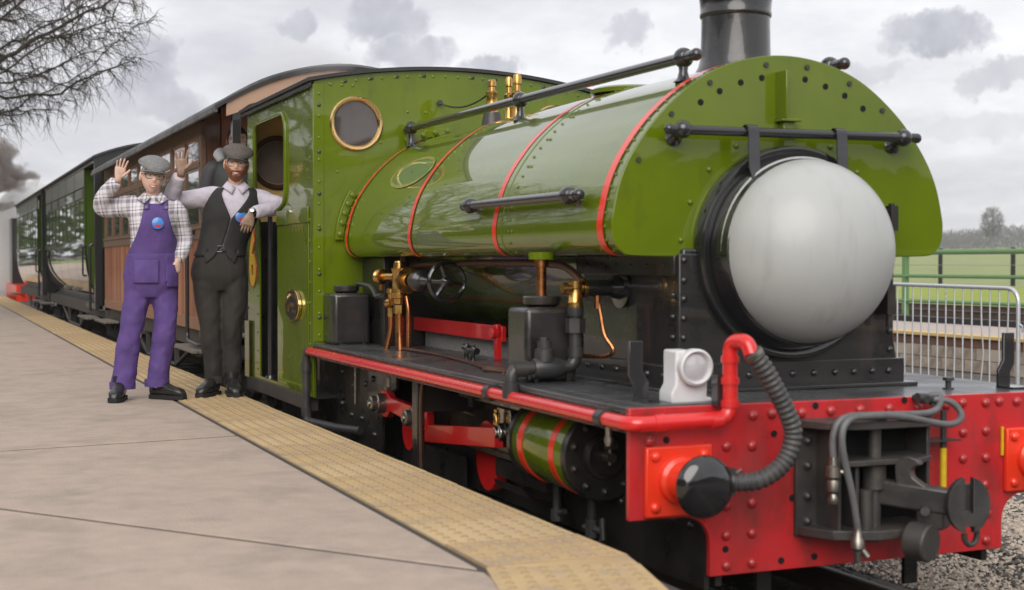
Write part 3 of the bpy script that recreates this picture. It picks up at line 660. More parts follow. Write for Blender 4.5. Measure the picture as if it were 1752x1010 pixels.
# two grey air hoses draped over the pocket
def smooth(pts, k=8):
    P = [Vector(p) for p in pts]; out = []
    for i in range(len(P)-1):
        p0, p1, p2, p3 = P[max(i-1, 0)], P[i], P[i+1], P[min(i+2, len(P)-1)]
        for j in range(k):
            t = j/k; out.append(.5*((2*p1)+(-p0+p2)*t+(2*p0-5*p1+4*p2-p3)*t*t+(-p0+3*p1-3*p2+p3)*t**3))
    out.append(P[-1]); return out
ha = part('air_hose', MB().tube(smooth([(-4.25, 2.93, .60), (-4.25, 2.93, .69), (-4.25, 2.975, .748), (-4.26, 3.111, .752), (-4.30, 3.363, .745), (-4.36, 3.47, .765), (-4.39, 3.49, .80), (-4.40, 3.42, .79)]), .0125, 12), 'hose_grey')
part('hose_coupling', MB().lathe([(0, .015), (.03, .018), (.035, .026), (.07, .028), (.08, .018), (.09, .024), (.12, .022), (.13, .012), (.15, .02), (.165, .016)], (-4.25, 2.93, .615), (0, 0, -1), 12).cyl((-4.25, 2.93, .565), (-4.23, 2.965, .56), .01, n=8), 'steel', ha)
hb = part('air_hose', MB().tube(smooth([(-4.22, 3.012, .36), (-4.22, 2.99, .476), (-4.22, 2.945, .662), (-4.225, 2.975, .742), (-4.24, 3.09, .752), (-4.26, 3.238, .74), (-4.30, 3.46, .70), (-4.33, 3.545, .725), (-4.36, 3.52, .775), (-4.40, 3.45, .785)]), .0125, 12), 'hose_grey')
part('hose_coupling', MB().lathe([(0, .015), (.03, .017), (.04, .024), (.07, .026), (.08, .016), (.12, .012)], (-4.22, 3.012, .365), (0, 0, -1), 12).cyl((-4.22, 3.012, .31), (-4.2, 3.04, .265), .012, n=8), 'steel', hb)
part('hose_cock', MB().cyl((-4.455, 3.43, .785), (-4.38, 3.43, .785), .014, n=10).cyl((-4.40, 3.40, .79), (-4.40, 3.48, .785), .02, n=10).cyl((-4.40, 3.47, .76), (-4.40, 3.47, .80), .012, n=8), 'iron_grey')
part('uncoupling_rod', MB().cyl((-4.40, 3.52, .60), (-4.40, 3.52, .44), .0125, n=12), 'hazard_yellow')
part('rod_sleeve', MB().cyl((-4.40, 3.52, .74), (-4.40, 3.52, .60), .012, n=12).cyl((-4.40, 3.44, .74), (-4.40, 3.44, .55), .010, n=8).box(-4.45, -4.36, 3.40, 3.57, .628, .634), 'coupler_iron')

# --- handrails
def knob(b, p, base, r=.042):
    b.sphere(p, r, 16, 10); d = Vector(base)-Vector(p)
    b.lathe([(0, r*.55), (d.length*.55, r*.42), (d.length*.85, r*.6), (d.length, r*1.0)], p, d, 14)
for s in (-1, 1):
    y = YC+s*.35; b = MB().cyl((-8.78, y, 2.138), (-5.10, y, 2.118), .023, n=16); yb, zb, _, _ = tank_s(seg[-1]/2+s*.37, 0)
    for x in (-8.72, -6.92, -5.19): knob(b, (x, y, 2.138-.02*(x+8.72)/3.5), (x, y-s*-.0, zb-.005))
    for x in (-8.80, -5.085): b.sphere((x, y, 2.128+(.01 if x < -7 else -.01)), .026, 12, 8)
    part('top_handrail', b, 'handrail_black')
    y = YC+s*.80; b = MB().cyl((-6.52, y, 1.562), (-5.24, y, 1.559), .021, n=16)
    for x in (-6.45, -5.32): knob(b, (x, y, 1.56), (x, YC+s*.74, 1.535), .038)
    for x in (-6.53, -5.22): b.sphere((x, y, 1.56), .024, 12, 8)
    part('side_handrail', b, 'handrail_black')
b = MB().cyl((-4.90, 2.62, 1.798), (-4.90, 3.78, 1.802), .019, n=16)
for y in (2.69, 3.71): knob(b, (-4.90, y, 1.80), (-4.975, y, 1.775), .036)
for y in (2.63, 3.775): b.sphere((-4.90, y, 1.80), .021, 12, 8)
part('front_handrail', b, 'handrail_black')
for y in (2.985, 3.391):
    b = MB(); w = .024; pts = [(-4.926, 1.79)]+[(-4.90+.026*math.cos(R(a)), 1.80+.026*math.sin(R(a))) for a in range(170, -1, -34)]+[(-4.873, 1.74), (-4.868, 1.66), (-4.84, 1.60), (-4.825, 1.585)]
    q = [(x+.006, z+.003) for x, z in reversed(pts)]
    part('hanging_strap', b.prism(pts+q, 'y', y-w, y+w), 'handrail_black')

# --- cab
CY0, CY1, CF, CR = 2.25, 4.15, -8.835, -10.83
def roof_z(y): return 2.52-.10*((y-YC)/.95)**2
hole = [(-10.42, .47), (-9.82, .47), (-9.82, 1.60), (-9.87, 1.645), (-9.72, 1.66)]+[(-9.70+.13*math.cos(R(a)), 1.80+.13*math.sin(R(a))) for a in range(-60, 1, 15)]+[(-9.70+.13*math.cos(R(a)), 2.17+.13*math.sin(R(a))) for a in range(0, 91, 15)]+[(-10.45+.10*math.cos(R(a)), 2.20+.10*math.sin(R(a))) for a in range(90, 181, 15)]+[(-10.55, 1.64), (-10.42, 1.60)]
cab = None
for y in (CY0, CY1-.012):
    c = part('cab_side', plate([(CR, .45), (CF, .45), (CF, 2.415), (CR, 2.415)], [hole], 'y', y, y+.012), 'loco_green', angle=30)
    cab = cab or c
rim = [(x, CY0-.004, z) for x, z in hole[5:23]]
part('opening_beading', MB().tube([(-9.87, CY0-.004, 1.645), (-9.75, CY0-.004, 1.665)]+rim+[(-10.55, CY0-.004, 1.64)], .016, 10), 'loco_green', cab)
part('elbow_rail', MB().box(-9.82, -8.94, CY0-.014, CY0-.001, 1.545, 1.645), 'loco_green', cab, bevel=.004)
part('lower_panel', MB().box(-9.82, -8.95, CY0-.006, CY0-.001, .47, 1.54), 'loco_green', cab, bevel=.002)
def circ(cy, cz, r, n=40): return [(cy+r*math.cos(2*math.pi*i/n), cz+r*math.sin(2*math.pi*i/n)) for i in range(n)]
arch = [(CY1, .79), (CY1, 2.415)]+[(CY1-(CY1-CY0)*i/24, roof_z(CY1-(CY1-CY0)*i/24)) for i in range(1, 24)]+[(CY0, 2.415), (CY0, .79)]
SP = [(2.52, 2.163), (3.88, 2.163)]
part('cab_front', plate(arch, [circ(y, z, .145) for y, z in SP], 'x', CF, CF+.012), 'loco_green', angle=30)
part('cab_back_lower', MB().box(CR, CR+.012, CY0, CY1, .47, 1.598), 'frame_black')
part('cab_back', plate([(y, z if z > 1 else 1.60) for y, z in arch], [circ(y-.045, z-.12, .16) for y, z in SP], 'x', CR, CR+.012), 'cab_cream', angle=30)
for y, z in SP:
    w = part('spectacle_rim', MB().lathe([(0, .174), (.012, .172), (.02, .163), (.018, .150), (.008, .141), (0, .141)], (CF+.012, y, z), (1, 0, 0), 48, False), 'brass_rim')
    for k in range(6):
        a = R(60*k+20); inst('rim_screw', dome_mesh('rim_screw', .006, .004, 'brass', 6, 2), w, (CF+.031, y+.163*math.cos(a), z+.163*math.sin(a)), (0, R(90), 0))
    part('pane', MB().lathe([(0, .145), (.004, .145)], (CF+.004, y, z), (1, 0, 0), 40), 'dark_glass', w)
    w = part('rear_window_rim', MB().lathe([(0, .205), (.014, .205), (.02, .185), (.012, .165), (0, .162)], (CR+.012, y-.045, z-.12), (1, 0, 0), 48, False), 'dull_copper')
    part('pane', MB().lathe([(0, .162), (.004, .162)], (CR+.002, y-.045, z-.12), (1, 0, 0), 40), 'rear_glass_reflect', w)
rf = MB(); pts = [(CY0-.04+(CY1-CY0+.08)*i/24, roof_z(CY0-.04+(CY1-CY0+.08)*i/24)) for i in range(25)]
rf.prism([(y, z+.004) for y, z in pts]+[(y, z+.026) for y, z in reversed(pts)], 'x', CR-.10, CF+.035)
part('cab_roof', rf, 'roof_dark')
part('cab_ceiling', MB().prism([(y, z-.004) for y, z in pts[1:-1]]+[(y, z+.002) for y, z in reversed(pts[1:-1])], 'x', CR+.02, CF-.01), 'cab_cream')
part('rain_strip', MB().box(CR-.08, CF+.03, CY0-.03, CY0-.022, 2.385, 2.405), 'roof_dark')
part('cab_floor', MB().box(CR, CF, CY0+.015, CY1-.015, .44, .468), 'frame_black')
part('sill_beam', MB().box(CR+.02, -8.93, CY0-.012, CY0+.05, .355, .448).box(CR+.02, -8.93, CY1-.05, CY1+.012, .355, .448), 'sleeper_wood', bevel=.004)
part('cab_underframe', MB().box(CR+.05, -8.9, 2.5, 3.9, .12, .44), 'frame_black')
part('backhead', MB().lathe([(0, .5), (-.12, .5), (-.16, .46)], (CF, YC, 1.2), (1, 0, 0), 32).box(CF-.5, CF, 2.4, 4.0, .47, .9).box(-10.81, -10.3, 2.9, 4.1, .47, 1.3), 'frame_black')
part('corner_strip', MB().box(CF-.05, CF+.014, CY0-.009, CY0-.001, .45, 2.40).box(CF+.012, CF+.019, CY0-.006, CY0+.06, .80, 2.40), 'loco_green', bevel=.002)
part('door_pillar', MB().cyl((-10.2, CY0+.03, .47), (-10.2, CY0+.03, 1.66), .018, n=12).cyl((-10.13, CY0+.10, .47), (-10.13, CY0+.10, 1.6), .016, n=12).lathe([(0, .04), (.02, .03)], (-10.2, CY0+.03, .47), (0, 0, 1), 12), 'handrail_black')
part('rear_step_plate', MB().box(CR-.012, CR+.14, CY0-.022, CY0-.013, .44, .86), 'loco_green', bevel=.002)
part('rivet_row', dots(lerp((-8.90, CY0-.009, .52), (-8.90, CY0-.009, 2.34), 15)+lerp((-9.78, CY0-.006, .50), (-9.0, CY0-.006, .50), 14)+lerp((-10.8, CY0, .55), (-10.8, CY0, 2.3), 14)+lerp((-10.70, CY0, 2.37), (-8.95, CY0, 2.37), 22)+lerp((-10.48, CY0, .52), (-10.48, CY0, 1.05), 5), (0, -1, 0), .0095), 'loco_green', cab)
fr = lerp((CF+.019, CY0+.03, .84), (CF+.019, CY0+.03, 2.34), 12)+[(CF+.012, y, roof_z(y)-.035) for y in [CY0+.1+.085*i for i in range(21)]]+[(CF+.012, 2.36+.07*i, 2.40) for i in range(3)]+[(CF+.012, y, z) for y in (2.86, 2.98) for z in (2.13, 2.25)]+[(CF+.012, 3.3, 2.3), (CF+.012, 2.40, 1.86), (CF+.012, 2.68, 2.05)]
part('rivet_row', dots(fr, (1, 0, 0), .011), 'loco_green', cab)
part('bolt_row', dots([(CF+.012, y, roof_z(y)-.03) for y in (2.45, 2.62, 2.79, 2.97, 3.3, 3.46, 3.63, 3.8)]+[(CF+.019, CY0+.03, z) for z in (.95, 1.22, 1.5, 1.72, 1.98, 2.27)], (1, 0, 0), .015, .7, 5)+MB() if False else dots([(CF+.012, y, roof_z(y)-.03) for y in (2.45, 2.62, 2.79, 2.97, 3.3, 3.46, 3.63, 3.8)]+[(CF+.019, CY0+.03, z) for z in (.95, 1.22, 1.5, 1.72, 1.98, 2.27)], (1, 0, 0), .015, .7, 5), 'iron_grey', cab)
# works plate: brass oval with a black ground and raised marks
wp = MB(); ell = [(-9.31+.19*math.cos(2*math.pi*i/40), 1.015+.105*math.sin(2*math.pi*i/40)) for i in range(40)]
wpl = part('works_plate', wp.prism(ell, 'y', CY0-.030, CY0-.006), 'brass_rim', bevel=.004)
ell2 = [(-9.31+.172*math.cos(2*math.pi*i/40), 1.015+.088*math.sin(2*math.pi*i/40)) for i in range(40)]
part('plate_ground', MB().prism(ell2, 'y', CY0-.0325, CY0-.029), 'plate_black', wpl)
b = MB()
for i in range(11):
    a = R(165-15*i); x, z = -9.31+.145*math.cos(a), 1.015+.068*math.sin(a)
    b.box(-.004, .004, CY0-.036, CY0-.032, -.010, .010, Matrix.Translation((x, 0, z)) @ Matrix.Rotation(-(a-R(90))*.6, 4, 'Y'))
    if i % 2: b.box(-.009, .004, CY0-.036, CY0-.032, .003, .007, Matrix.Translation((x, 0, z)))
for x in (-9.36, -9.32, -9.28, -9.24): b.box(x-.005, x+.005, CY0-.036, CY0-.032, 1.005, 1.03).box(x-.012, x+.012, CY0-.0365, CY0-.032, 1.005, 1.010)
for x in (-9.43, -9.41, -9.385): b.box(x-.006, x+.006, CY0-.036, CY0-.032, .97, 1.015)
for x in (-9.26, -9.235, -9.21): b.box(x-.005, x+.005, CY0-.036, CY0-.032, .965, .985)
part('raised_letters', b, 'brass_rim', wpl)
# painted number
def text_mesh(s, size, off, depth):
    cu = bpy.data.curves.new('t', 'FONT'); cu.body = s; cu.size = size; cu.offset = off; cu.extrude = depth; cu.align_x = 'CENTER'
    o = bpy.data.objects.new('t', cu); col.objects.link(o); dg = bpy.context.evaluated_depsgraph_get()
    me = bpy.data.meshes.new_from_object(o.evaluated_get(dg)); bpy.data.objects.remove(o); bpy.data.curves.remove(cu); return me
for off, dd, mm, nm in ((.034, .002, 'lining_red', 'number_outline'), (.014, .003, 'number_yellow', 'number_six')):
    me = text_mesh('6', .53, off, dd); me.materials.clear(); me.materials.append(M[mm])
    o = inst(nm, me, loco, (-10.645, CY0-.002, 1.135), (R(90), 0, 0), (.85, 1, 1))
part('blue_panel', MB().box(-10.96, -10.95, 2.4, 4.0, .62, 1.3), 'blue_paint')

# --- oil boxes, injector, steam pipes
for x0, x1, y1 in ((-8.82, -8.55, 2.53), (-5.735, -5.52, 2.53)):
    bx = part('oil_box', MB().box(x0, x1, 2.30, y1, .79, 1.105), 'smokebox_black', bevel=.022, seg=3)
    part('box_lid', MB().lathe([(-.01, .06), (0, .06), (.012, .078), (.04, .08), (.046, .075)], ((x0+x1)/2, (2.30+y1)/2, 1.105), (0, 0, 1), 28), 'smokebox_black', bx)
    part('box_foot', MB().box(x1-.02, x1+.025, 2.33, y1-.03, .79, .797).box(x1, x1+.006, 2.335, 2.35, .797, .85).box(x1, x1+.006, y1-.05, y1-.035, .797, .85), 'smokebox_black', bx)
inj = part('injector', MB().lathe([(0, .03), (.03, .036), (.034, .045), (.06, .047), (.062, .042), (.18, .042), (.19, .048), (.205, .048), (.207, .036), (.235, .034), (.236, .03), (.245, .028)], (-7.93, 2.52, 1.055), (0, 0, 1), 24).cyl((-7.93, 2.52, 1.0), (-7.93, 2.52, 1.05), .038, n=6), 'brass')
part('valve_flange', MB().lathe([(0, .026), (.07, .026), (.08, .03), (.085, .075), (.105, .075), (.107, .04), (.14, .04)], (-7.91, 2.53, 1.19), (1, .05, .0), 28).lathe([(0, .022), (-.10, .022), (-.105, .045), (-.12, .045), (-.125, .035), (-.14, .045), (-.155, .04)], (-7.96, 2.50, 1.21), (1, .4, .0), 20), 'brass', inj)
part('small_cocks', MB().lathe([(0, .018), (.03, .02), (.035, .03), (.06, .03), (.07, .018)], (-8.03, 2.50, 1.08), (0, 0, 1), 12).lathe([(0, .025), (.05, .032), (.08, .02)], (-8.07, 2.49, 1.05), (1, 0, .2), 12).cyl((-8.03, 2.5, .98), (-8.03, 2.5, 1.03), .024, n=6).box(-8.14, -8.115, 2.46, 2.475, 1.13, 1.24), 'brass', inj)
part('valve_body', MB().lathe([(0, .05), (.05, .062), (.10, .06), (.12, .035), (.2, .02), (.22, .02)], (-7.70, 2.54, 1.19), (1, .05, .0), 24), 'smokebox_black', inj)
hw = MB(); wc = Vector((-7.22, 2.555, 1.19)); ax = Vector((1, .05, 0)).normalized(); u_ = Vector((0, 0, 1)); w_ = ax.cross(u_).normalized()
hw.tube([wc+(u_*math.cos(R(a))+w_*math.sin(R(a)))*.1 for a in range(0, 361, 12)], .0125, 8)
for a in (20, 140, 260): hw.cyl(wc, wc+(u_*math.cos(R(a))+w_*math.sin(R(a)))*.098, .011, n=8)
hw.lathe([(-.02, .028), (.02, .028), (.025, .015), (.045, .013)], wc, ax, 16).cyl(wc-ax*.30, wc, .013, n=10)
part('handwheel', hw, 'gloss_black', inj)
part('operating_lever', MB().tube([(-8.62, 2.47, 1.165), (-8.35, 2.47, 1.15), (-8.28, 2.47, 1.13), (-8.22, 2.47, 1.09), (-8.12, 2.47, 1.10)], .016, 6), 'iron_grey')
part('copper_pipe', MB().tube(smooth([(-7.93, 2.52, 1.0), (-7.93, 2.52, .9), (-7.92, 2.52, .79)]), .026, 14), 'copper', inj)
part('copper_pipe', MB().tube(smooth([(-8.03, 2.50, .99), (-8.035, 2.50, .9), (-8.06, 2.48, .79)]), .018, 12), 'copper', inj)
part('copper_pipe', MB().tube(smooth([(-7.86, 2.54, 1.10), (-7.84, 2.545, 1.0), (-7.86, 2.55, .80)]), .014, 10), 'copper', inj)
part('feed_pipe', MB().tube(smooth([(-7.95, 2.60, 1.275), (-7.5, 2.62, 1.285), (-6.8, 2.62, 1.29), (-6.0, 2.62, 1.285), (-5.75, 2.60, 1.26), (-5.6, 2.60, 1.2)]), .018, 10).cyl((-7.97, 2.56, 1.20), (-7.97, 2.56, 1.33), .022, n=10), 'dull_copper')
part('small_copper_line', MB().tube(smooth([(-7.9, 2.53, .80), (-7.4, 2.55, .80), (-6.8, 2.50, .80), (-6.3, 2.42, .802), (-6.15, 2.45, .802), (-5.9, 2.40, .80)]), .009, 8).tube(smooth([(-6.25, 2.40, .80), (-6.15, 2.36, .805), (-6.05, 2.42, .80), (-5.95, 2.37, .80)]), .007, 8), 'dull_copper')
part('drain_cocks', MB().cyl((-7.1, 2.62, .79), (-7.1, 2.62, .87), .014, n=8).cyl((-7.14, 2.62, .85), (-7.05, 2.62, .85), .016, n=8).cyl((-6.95, 2.60, .79), (-6.95, 2.60, .87), .014, n=8).cyl((-7.0, 2.60, .84), (-6.89, 2.60, .84), .018, n=8), 'gloss_black')
part('tank_balance_pipe', MB().lathe([(0, .05), (.02, .05), (.025, .03), (.05, .03)], (-5.63, 2.415, 1.325), (0, 0, -1), 14).cyl((-5.63, 2.415, 1.29), (-5.63, 2.415, 1.14), .022, n=14), 'copper')
part('tank_boss', MB().lathe([(0, .055), (.03, .055), (.035, .035)], (-5.63, 2.415, 1.335), (0, 0, -1), 16), 'loco_green')
sp = part('steam_pipe', MB().tube(bend([(-5.47, 2.73, 1.185), (-5.47, 2.53, 1.185)], .04), .034, 18).lathe([(0, .085), (.018, .085), (.02, .05), (.06, .04)], (-5.47, 2.72, 1.185), (0, -1, 0), 28), 'gloss_black')
part('brass_tee', MB().cyl((-5.47, 2.545, 1.185), (-5.47, 2.44, 1.185), .024, n=14).lathe([(0, .032), (.03, .032), (.034, .028), (.085, .03), (.09, .034), (.11, .034)], (-5.47, 2.50, 1.215), (0, 0, -1), 16).cyl((-5.47, 2.545, 1.185), (-5.47, 2.53, 1.185), .04, n=16), 'brass', sp)
dp = part('downpipe', MB().tube(bend([(-5.47, 2.50, 1.11), (-5.47, 2.50, .855), (-5.47, 2.22, .852), (-5.49, PY, .852), (-5.68, PY, .85), (-5.70, PY, .74)] if False else [(-5.47, 2.50, 1.11), (-5.47, 2.50, .86), (-5.47, 2.212, .858), (-5.47, 2.212, .742)], .05), .027, 16), 'iron_grey')
part('union_nut', MB().cyl((-5.47, 2.50, 1.00), (-5.47, 2.50, 1.06), .042, n=6).lathe([(-.02, .034), (.02, .034)], (-5.47, 2.50, 1.09), (0, 0, 1), 14).lathe([(-.02, .034), (.02, .034)], (-5.47, 2.50, .92), (0, 0, 1), 14).lathe([(-.03, .035), (.03, .035)], (-5.47, 2.25, .858), (0, 1, 0), 14).lathe([(-.03, .036), (.03, .036)], (-5.47, 2.212, .77), (0, 0, 1), 14), 'iron_grey', dp)
part('check_valve', MB().lathe([(-.06, .036), (-.05, .042), (.03, .046), (.07, .034)], (-5.47, 2.37, .858), (0, 1, 0), 18).lathe([(0, .042), (.05, .04), (.055, .03), (.085, .03)], (-5.47, 2.36, .885), (0, 0, 1), 16).cyl((-5.47, 2.36, .96), (-5.47, 2.36, .985), .022, n=6), 'iron_grey', dp)
part('thin_copper_pipe', MB().tube(smooth([(-5.47, 2.60, 1.15), (-5.46, 2.61, 1.08), (-5.44, 2.62, .99), (-5.40, 2.64, .93), (-5.45, 2.62, .90), (-5.6, 2.52, .90)]), .009, 8).cyl((-5.47, 2.60, 1.16), (-5.47, 2.60, 1.10), .014, n=8), 'copper')
part('reach_rod', MB().box(-8.40, -6.90, 2.74, 2.765, .885, .965), 'rod_red', bevel=.004)
part('rod_stand', MB().box(-6.95, -6.91, 2.715, 2.745, .79, .975).cyl((-6.93, 2.73, .93), (-6.93, 2.69, .93), .03, n=16), 'rod_red', bevel=.004)
# safety valves and whistle
for (x, y, r, z0, z1) in ((-8.22, 3.20, .036, 2.20, 2.40), (-8.02, 3.23, .028, 2.11, 2.395), (-7.95, 3.255, .034, 2.11, 2.405)):
    h = z1-z0
    part('safety_valve', MB().lathe([(0, r*1.05), (.02, r*1.05), (.025, r*.95), (h*.55, r*.95), (h*.58, r*1.05), (h*.62, r*1.05), (h*.66, r*.55), (h*.78, r*.5), (h*.8, r*.75), (h*.95, r*.75), (h, r*.5)], (x, y, z0), (0, 0, 1), 20), 'brass')
part('valve_base', MB().lathe([(0, .07), (.05, .06), (.1, .05)], (-8.22, 3.2, 2.10), (0, 0, 1), 16), 'iron_grey')
part('whistle_chain', MB().tube([(CF+.02+.55*t, 3.07+.12*t, 2.315-.10*4*t*(1-t)*.5) for t in [i/40 for i in range(41)]], [.005 if i % 2 else .008 for i in range(41)], 5).cyl((CF+.01, 3.07, 2.315), (CF+.04, 3.07, 2.315), .018, n=6), 'handrail_black')

# --- cylinder and motion on the platform side (and its twin beyond)
for s in (-1, 1):
    y = YC+s*.725; z = .53
    cy = part('cylinder', MB().lathe([(0, .168), (.01, .172), (.52, .172), (.53, .168)], (-5.70, y, z), (1, 0, 0), 48), 'tank_green')
    for x in (-5.625, -5.30): part('red_lining_band', MB().lathe([(0, .1745), (.05, .1745)], (x, y, z), (1, 0, 0), 48), 'lining_red', cy)
    part('rear_cover', MB().lathe([(0, .15), (.0, .178), (.03, .178)], (-5.73, y, z), (1, 0, 0), 40), 'frame_black', cy)
    cv = part('cylinder_cover', MB().lathe([(0, .178), (.03, .178), (.036, .172), (.036, .095), (.05, .09), (.055, .075), (.045, .07), (.045, .001)], (-5.17, y, z), (1, 0, 0), 48), 'frame_black', cy)
    if s < 0:
        bo = dome_mesh('bolt', .016, .018, 'iron_grey', 8, 2)
        for k in range(10):
            a = R(36*k+18); inst('bolt', bo, cv, (-5.134, y+.14*math.cos(a), z+.14*math.sin(a)), (0, R(90), 0))
        part('relief_valve', MB().cyl((-5.13, y, z), (-5.07, y, z), .02, n=12).cyl((-5.09, y, z-.03), (-5.09, y, z+.05), .008, n=8).cyl((-5.09, y-.02, z+.04), (-5.09, y+.03, z+.04), .01, n=8), 'steel', cv)
    part('slide_bars', MB().box(-6.72, -5.72, y-.035, y+.035, .632, .672).box(-6.62, -5.73, y-.03, y+.03, .395, .425), 'steel', bevel=.004)
    part('crosshead', MB().box(-6.18, -6.02, y-.045, y+.045, .43, .63).lathe([(0, .045), (.03, .045), (.035, .03), (.05, .03)], (-6.10, y-.045 if s < 0 else y+.045, .52), (0, s, 0), 16).cyl((-6.02, y, .53), (-5.72, y, .53), .022, n=12), 'polished_steel', bevel=.004)
    part('connecting_rod', MB().box(-1.06, 0, -.022, .022, -.045, .045, Matrix.Translation((-6.08, y+s*.075, .50)) @ Matrix.Rotation(R(-5), 4, 'Y')), 'rod_red', bevel=.004)
    part('oil_cup', MB().lathe([(0, .016), (.05, .016), (.055, .012), (.07, .014)], (-6.12, y+s*.07, .555), (0, 0, 1), 10), 'brass')
    yo = YC+s*.80
    part('coupling_rod', plate([(-7.86, .55), (-7.80, .58), (-7.72, .58), (-7.66, .545), (-7.24, .535), (-7.20, .56), (-7.08, .56), (-7.02, .52), (-7.02, .44), (-7.08, .41), (-7.20, .41), (-7.24, .44), (-7.66, .47), (-7.72, .43), (-7.80, .43), (-7.86, .47)], [], 'y', yo-.025, yo+.015), 'rod_red', bevel=.004)
    for x, z0 in ((-7.76, .508), (-7.14, .488)):
        pn = part('crank_pin', MB().lathe([(0, .055), (.05, .055), (.055, .05), (.056, .042), (.085, .042), (.09, .036), (.092, .02), (.10, .018)], (x, yo+s*.02, z0), (0, s, 0), 24), 'steel')
        part('oil_cup', MB().box(x-.03, x+.03, yo-.02, yo+.02, z0+.06, z0+.09).cyl((x, yo, z0+.085), (x, yo, z0+.14), .016, n=8).cyl((x, yo, z0+.13), (x, yo, z0+.16), .01, n=6), 'steel', pn)
    for x in (-7.62, -6.52):
        wl = part('driving_wheel', MB().lathe([(-.05, .30), (.05, .30), (.06, .275), (.06, .25), (.03, .24), (.03, .08), (.07, .07), (.07, .001)], (x, YC+s*.35, .30), (0, s, 0), 36), 'frame_black')
    cb = [(-7.62+.115*math.cos(R(a)), .37+.115*math.sin(R(a))) for a in range(0, 360, 12)]
    part('balance_weight', MB().prism(cb, 'y', YC+s*.70-.03, YC+s*.70+.03), 'rod_red', bevel=.004)
    part('crank_web', MB().prism([(-6.52+.15*math.cos(R(a)), .36+.17*math.sin(R(a))) for a in range(0, 360, 12)], 'y', YC+s*.66-.03, YC+s*.66+.03), 'rod_red', bevel=.004)
    part('motion_bracket', MB().box(-6.88, -6.80, YC+s*.93-.02, YC+s*.93+.02, .10, .765).box(-6.86, -6.82, YC+s*.6-.02 if s > 0 else YC-.93, YC+s*.93 if s > 0 else YC-.6, .55, .76), 'frame_black', bevel=.003)
    part('bracket_pipe', MB().tube(smooth([(-6.70, YC+s*.92, .74), (-6.76, YC+s*.94, .66), (-6.77, YC+s*.94, .3), (-6.72, YC+s*.94, .19), (-6.4, YC+s*.92, .16), (-6.1, YC+s*.9, .17)]), .009, 8), 'dull_copper')
    part('drain_cock', MB().cyl((-5.6, y, .37), (-5.6, y, .22), .018, n=10).cyl((-5.6, y, .25), (-5.6, y, .20), .028, n=8).cyl((-5.62, y, .22), (-5.52, y, .25), .012, n=8), 'iron_grey')
    part('drain_cock', MB().cyl((-5.25, y, .37), (-5.25, y, .22), .02, n=10).cyl((-5.25, y, .26), (-5.25, y, .19), .03, n=8).cyl((-5.32, y, .22), (-5.16, y, .23), .014, n=8).tube([(-5.16, y, .28), (-5.15, y, .2), (-5.18, y, .18)], .012, 8), 'iron_grey')
    b = MB(); b.grid(lambda u, v: (-6.08+.36*u, y-.1*math.cos(math.pi*v)*1.0, .36-.06*math.sin(math.pi*v)-.04), 4, 10); part('drip_tray', b, 'gloss_black')
    part('frame_stay', MB().box(-7.9, -6.9, YC+s*.66-.01, YC+s*.66+.01, .10, .30).box(-6.3, -5.7, YC+s*.7-.03, YC+s*.7+.03, .30, .38), 'frame_black')
    part('valve_gear', MB().cyl((-6.5, YC+s*.72, .66), (-6.2, YC+s*.72, .68), .03, n=10).box(-6.56, -6.5, YC+s*.74-.03, YC+s*.74+.03, .6, .74).cyl((-6.42, YC+s*.8, .70), (-6.34, YC+s*.8, .70), .05, n=16), 'frame_black')
part('guard_irons', MB().box(-4.62, -4.60, 2.84, 2.9, .05, .4).box(-4.62, -4.60, 3.5, 3.56, .05, .4), 'frame_black')
fe = part('front_frame', MB().box(-5.3, -4.49, 2.555, 2.575, .13, .38), 'frame_black')
for x in (-5.15, -5.0, -4.86, -4.72, -4.58): inst('bolt', bolt_b, fe, (x, 2.555, .345), (R(90), 0, 0))
# an oil can stands on the cab floor
oc = thing('oil_can', (-9.98, 2.36, .468), 'dull metal oil can standing in the cab doorway', 'oil can')
part('can_body', MB().lathe([(0, .055), (.005, .058), (.13, .058), (.17, .03), (.19, .022)], (-9.98, 2.36, .468), (0, 0, 1), 20), 'iron_grey', oc)
part('can_cap', MB().lathe([(.185, .024), (.23, .026), (.25, .016), (.26, .02), (.265, .01)], (-9.98, 2.36, .468), (0, 0, 1), 14), 'lamp_white', oc)
# ================================================================== carriages behind the engine
mk('teak_b', (.22, .075, .034), .5, coat=.1, c2=(.15, .05, .025), vs_=5, stretch=(6, 6, .7))
mk('teak_c', (.40, .165, .085), .5, coat=.1, c2=(.3, .11, .055), vs_=5, stretch=(6, 6, .7))
mk('teak', (.32, .105, .045), .5, coat=.1, c2=(.22, .07, .03), vs_=5, var=.9, stretch=(6, 6, .7), bump=.0008, bs=30)
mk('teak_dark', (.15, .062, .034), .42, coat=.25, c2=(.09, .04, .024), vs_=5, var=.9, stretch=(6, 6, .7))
mk('teak_pale', (.30, .15, .085), .5, c2=(.2, .10, .06), vs_=6, var=.9, stretch=(6, 6, .6))
mk('frame_wood', (.17, .095, .058), .5, c2=(.10, .058, .038), vs_=8, var=.8, stretch=(1, 1, 5))
mk('canvas_roof', (.17, .17, .172), .65, c2=(.06, .061, .063), vs_=4, var=.9, bump=.03, bs=4, rvar=.1, stretch=(1.5, .6, 1))
mk('fascia', (.42, .27, .19), .6, c2=(.33, .2, .14), vs_=6)
mk('coach_black', (.014, .014, .015), .35, coat=.3)
mk('coach_green', (.050, .085, .010), .2, coat=.8, c2=(.04, .068, .009), vs_=2)
mk('coach_gloss', (.018, .026, .006), .05, coat=1, c2=(.014, .02, .006), vs_=2)
mk('coach_panel', (.22, .24, .22), .3, coat=.4, c2=(.15, .17, .15), vs_=3)
mk('window_glass', (.035, .032, .03), .03, coat=1, c2=(.05, .045, .04), vs_=2, spec=.8)
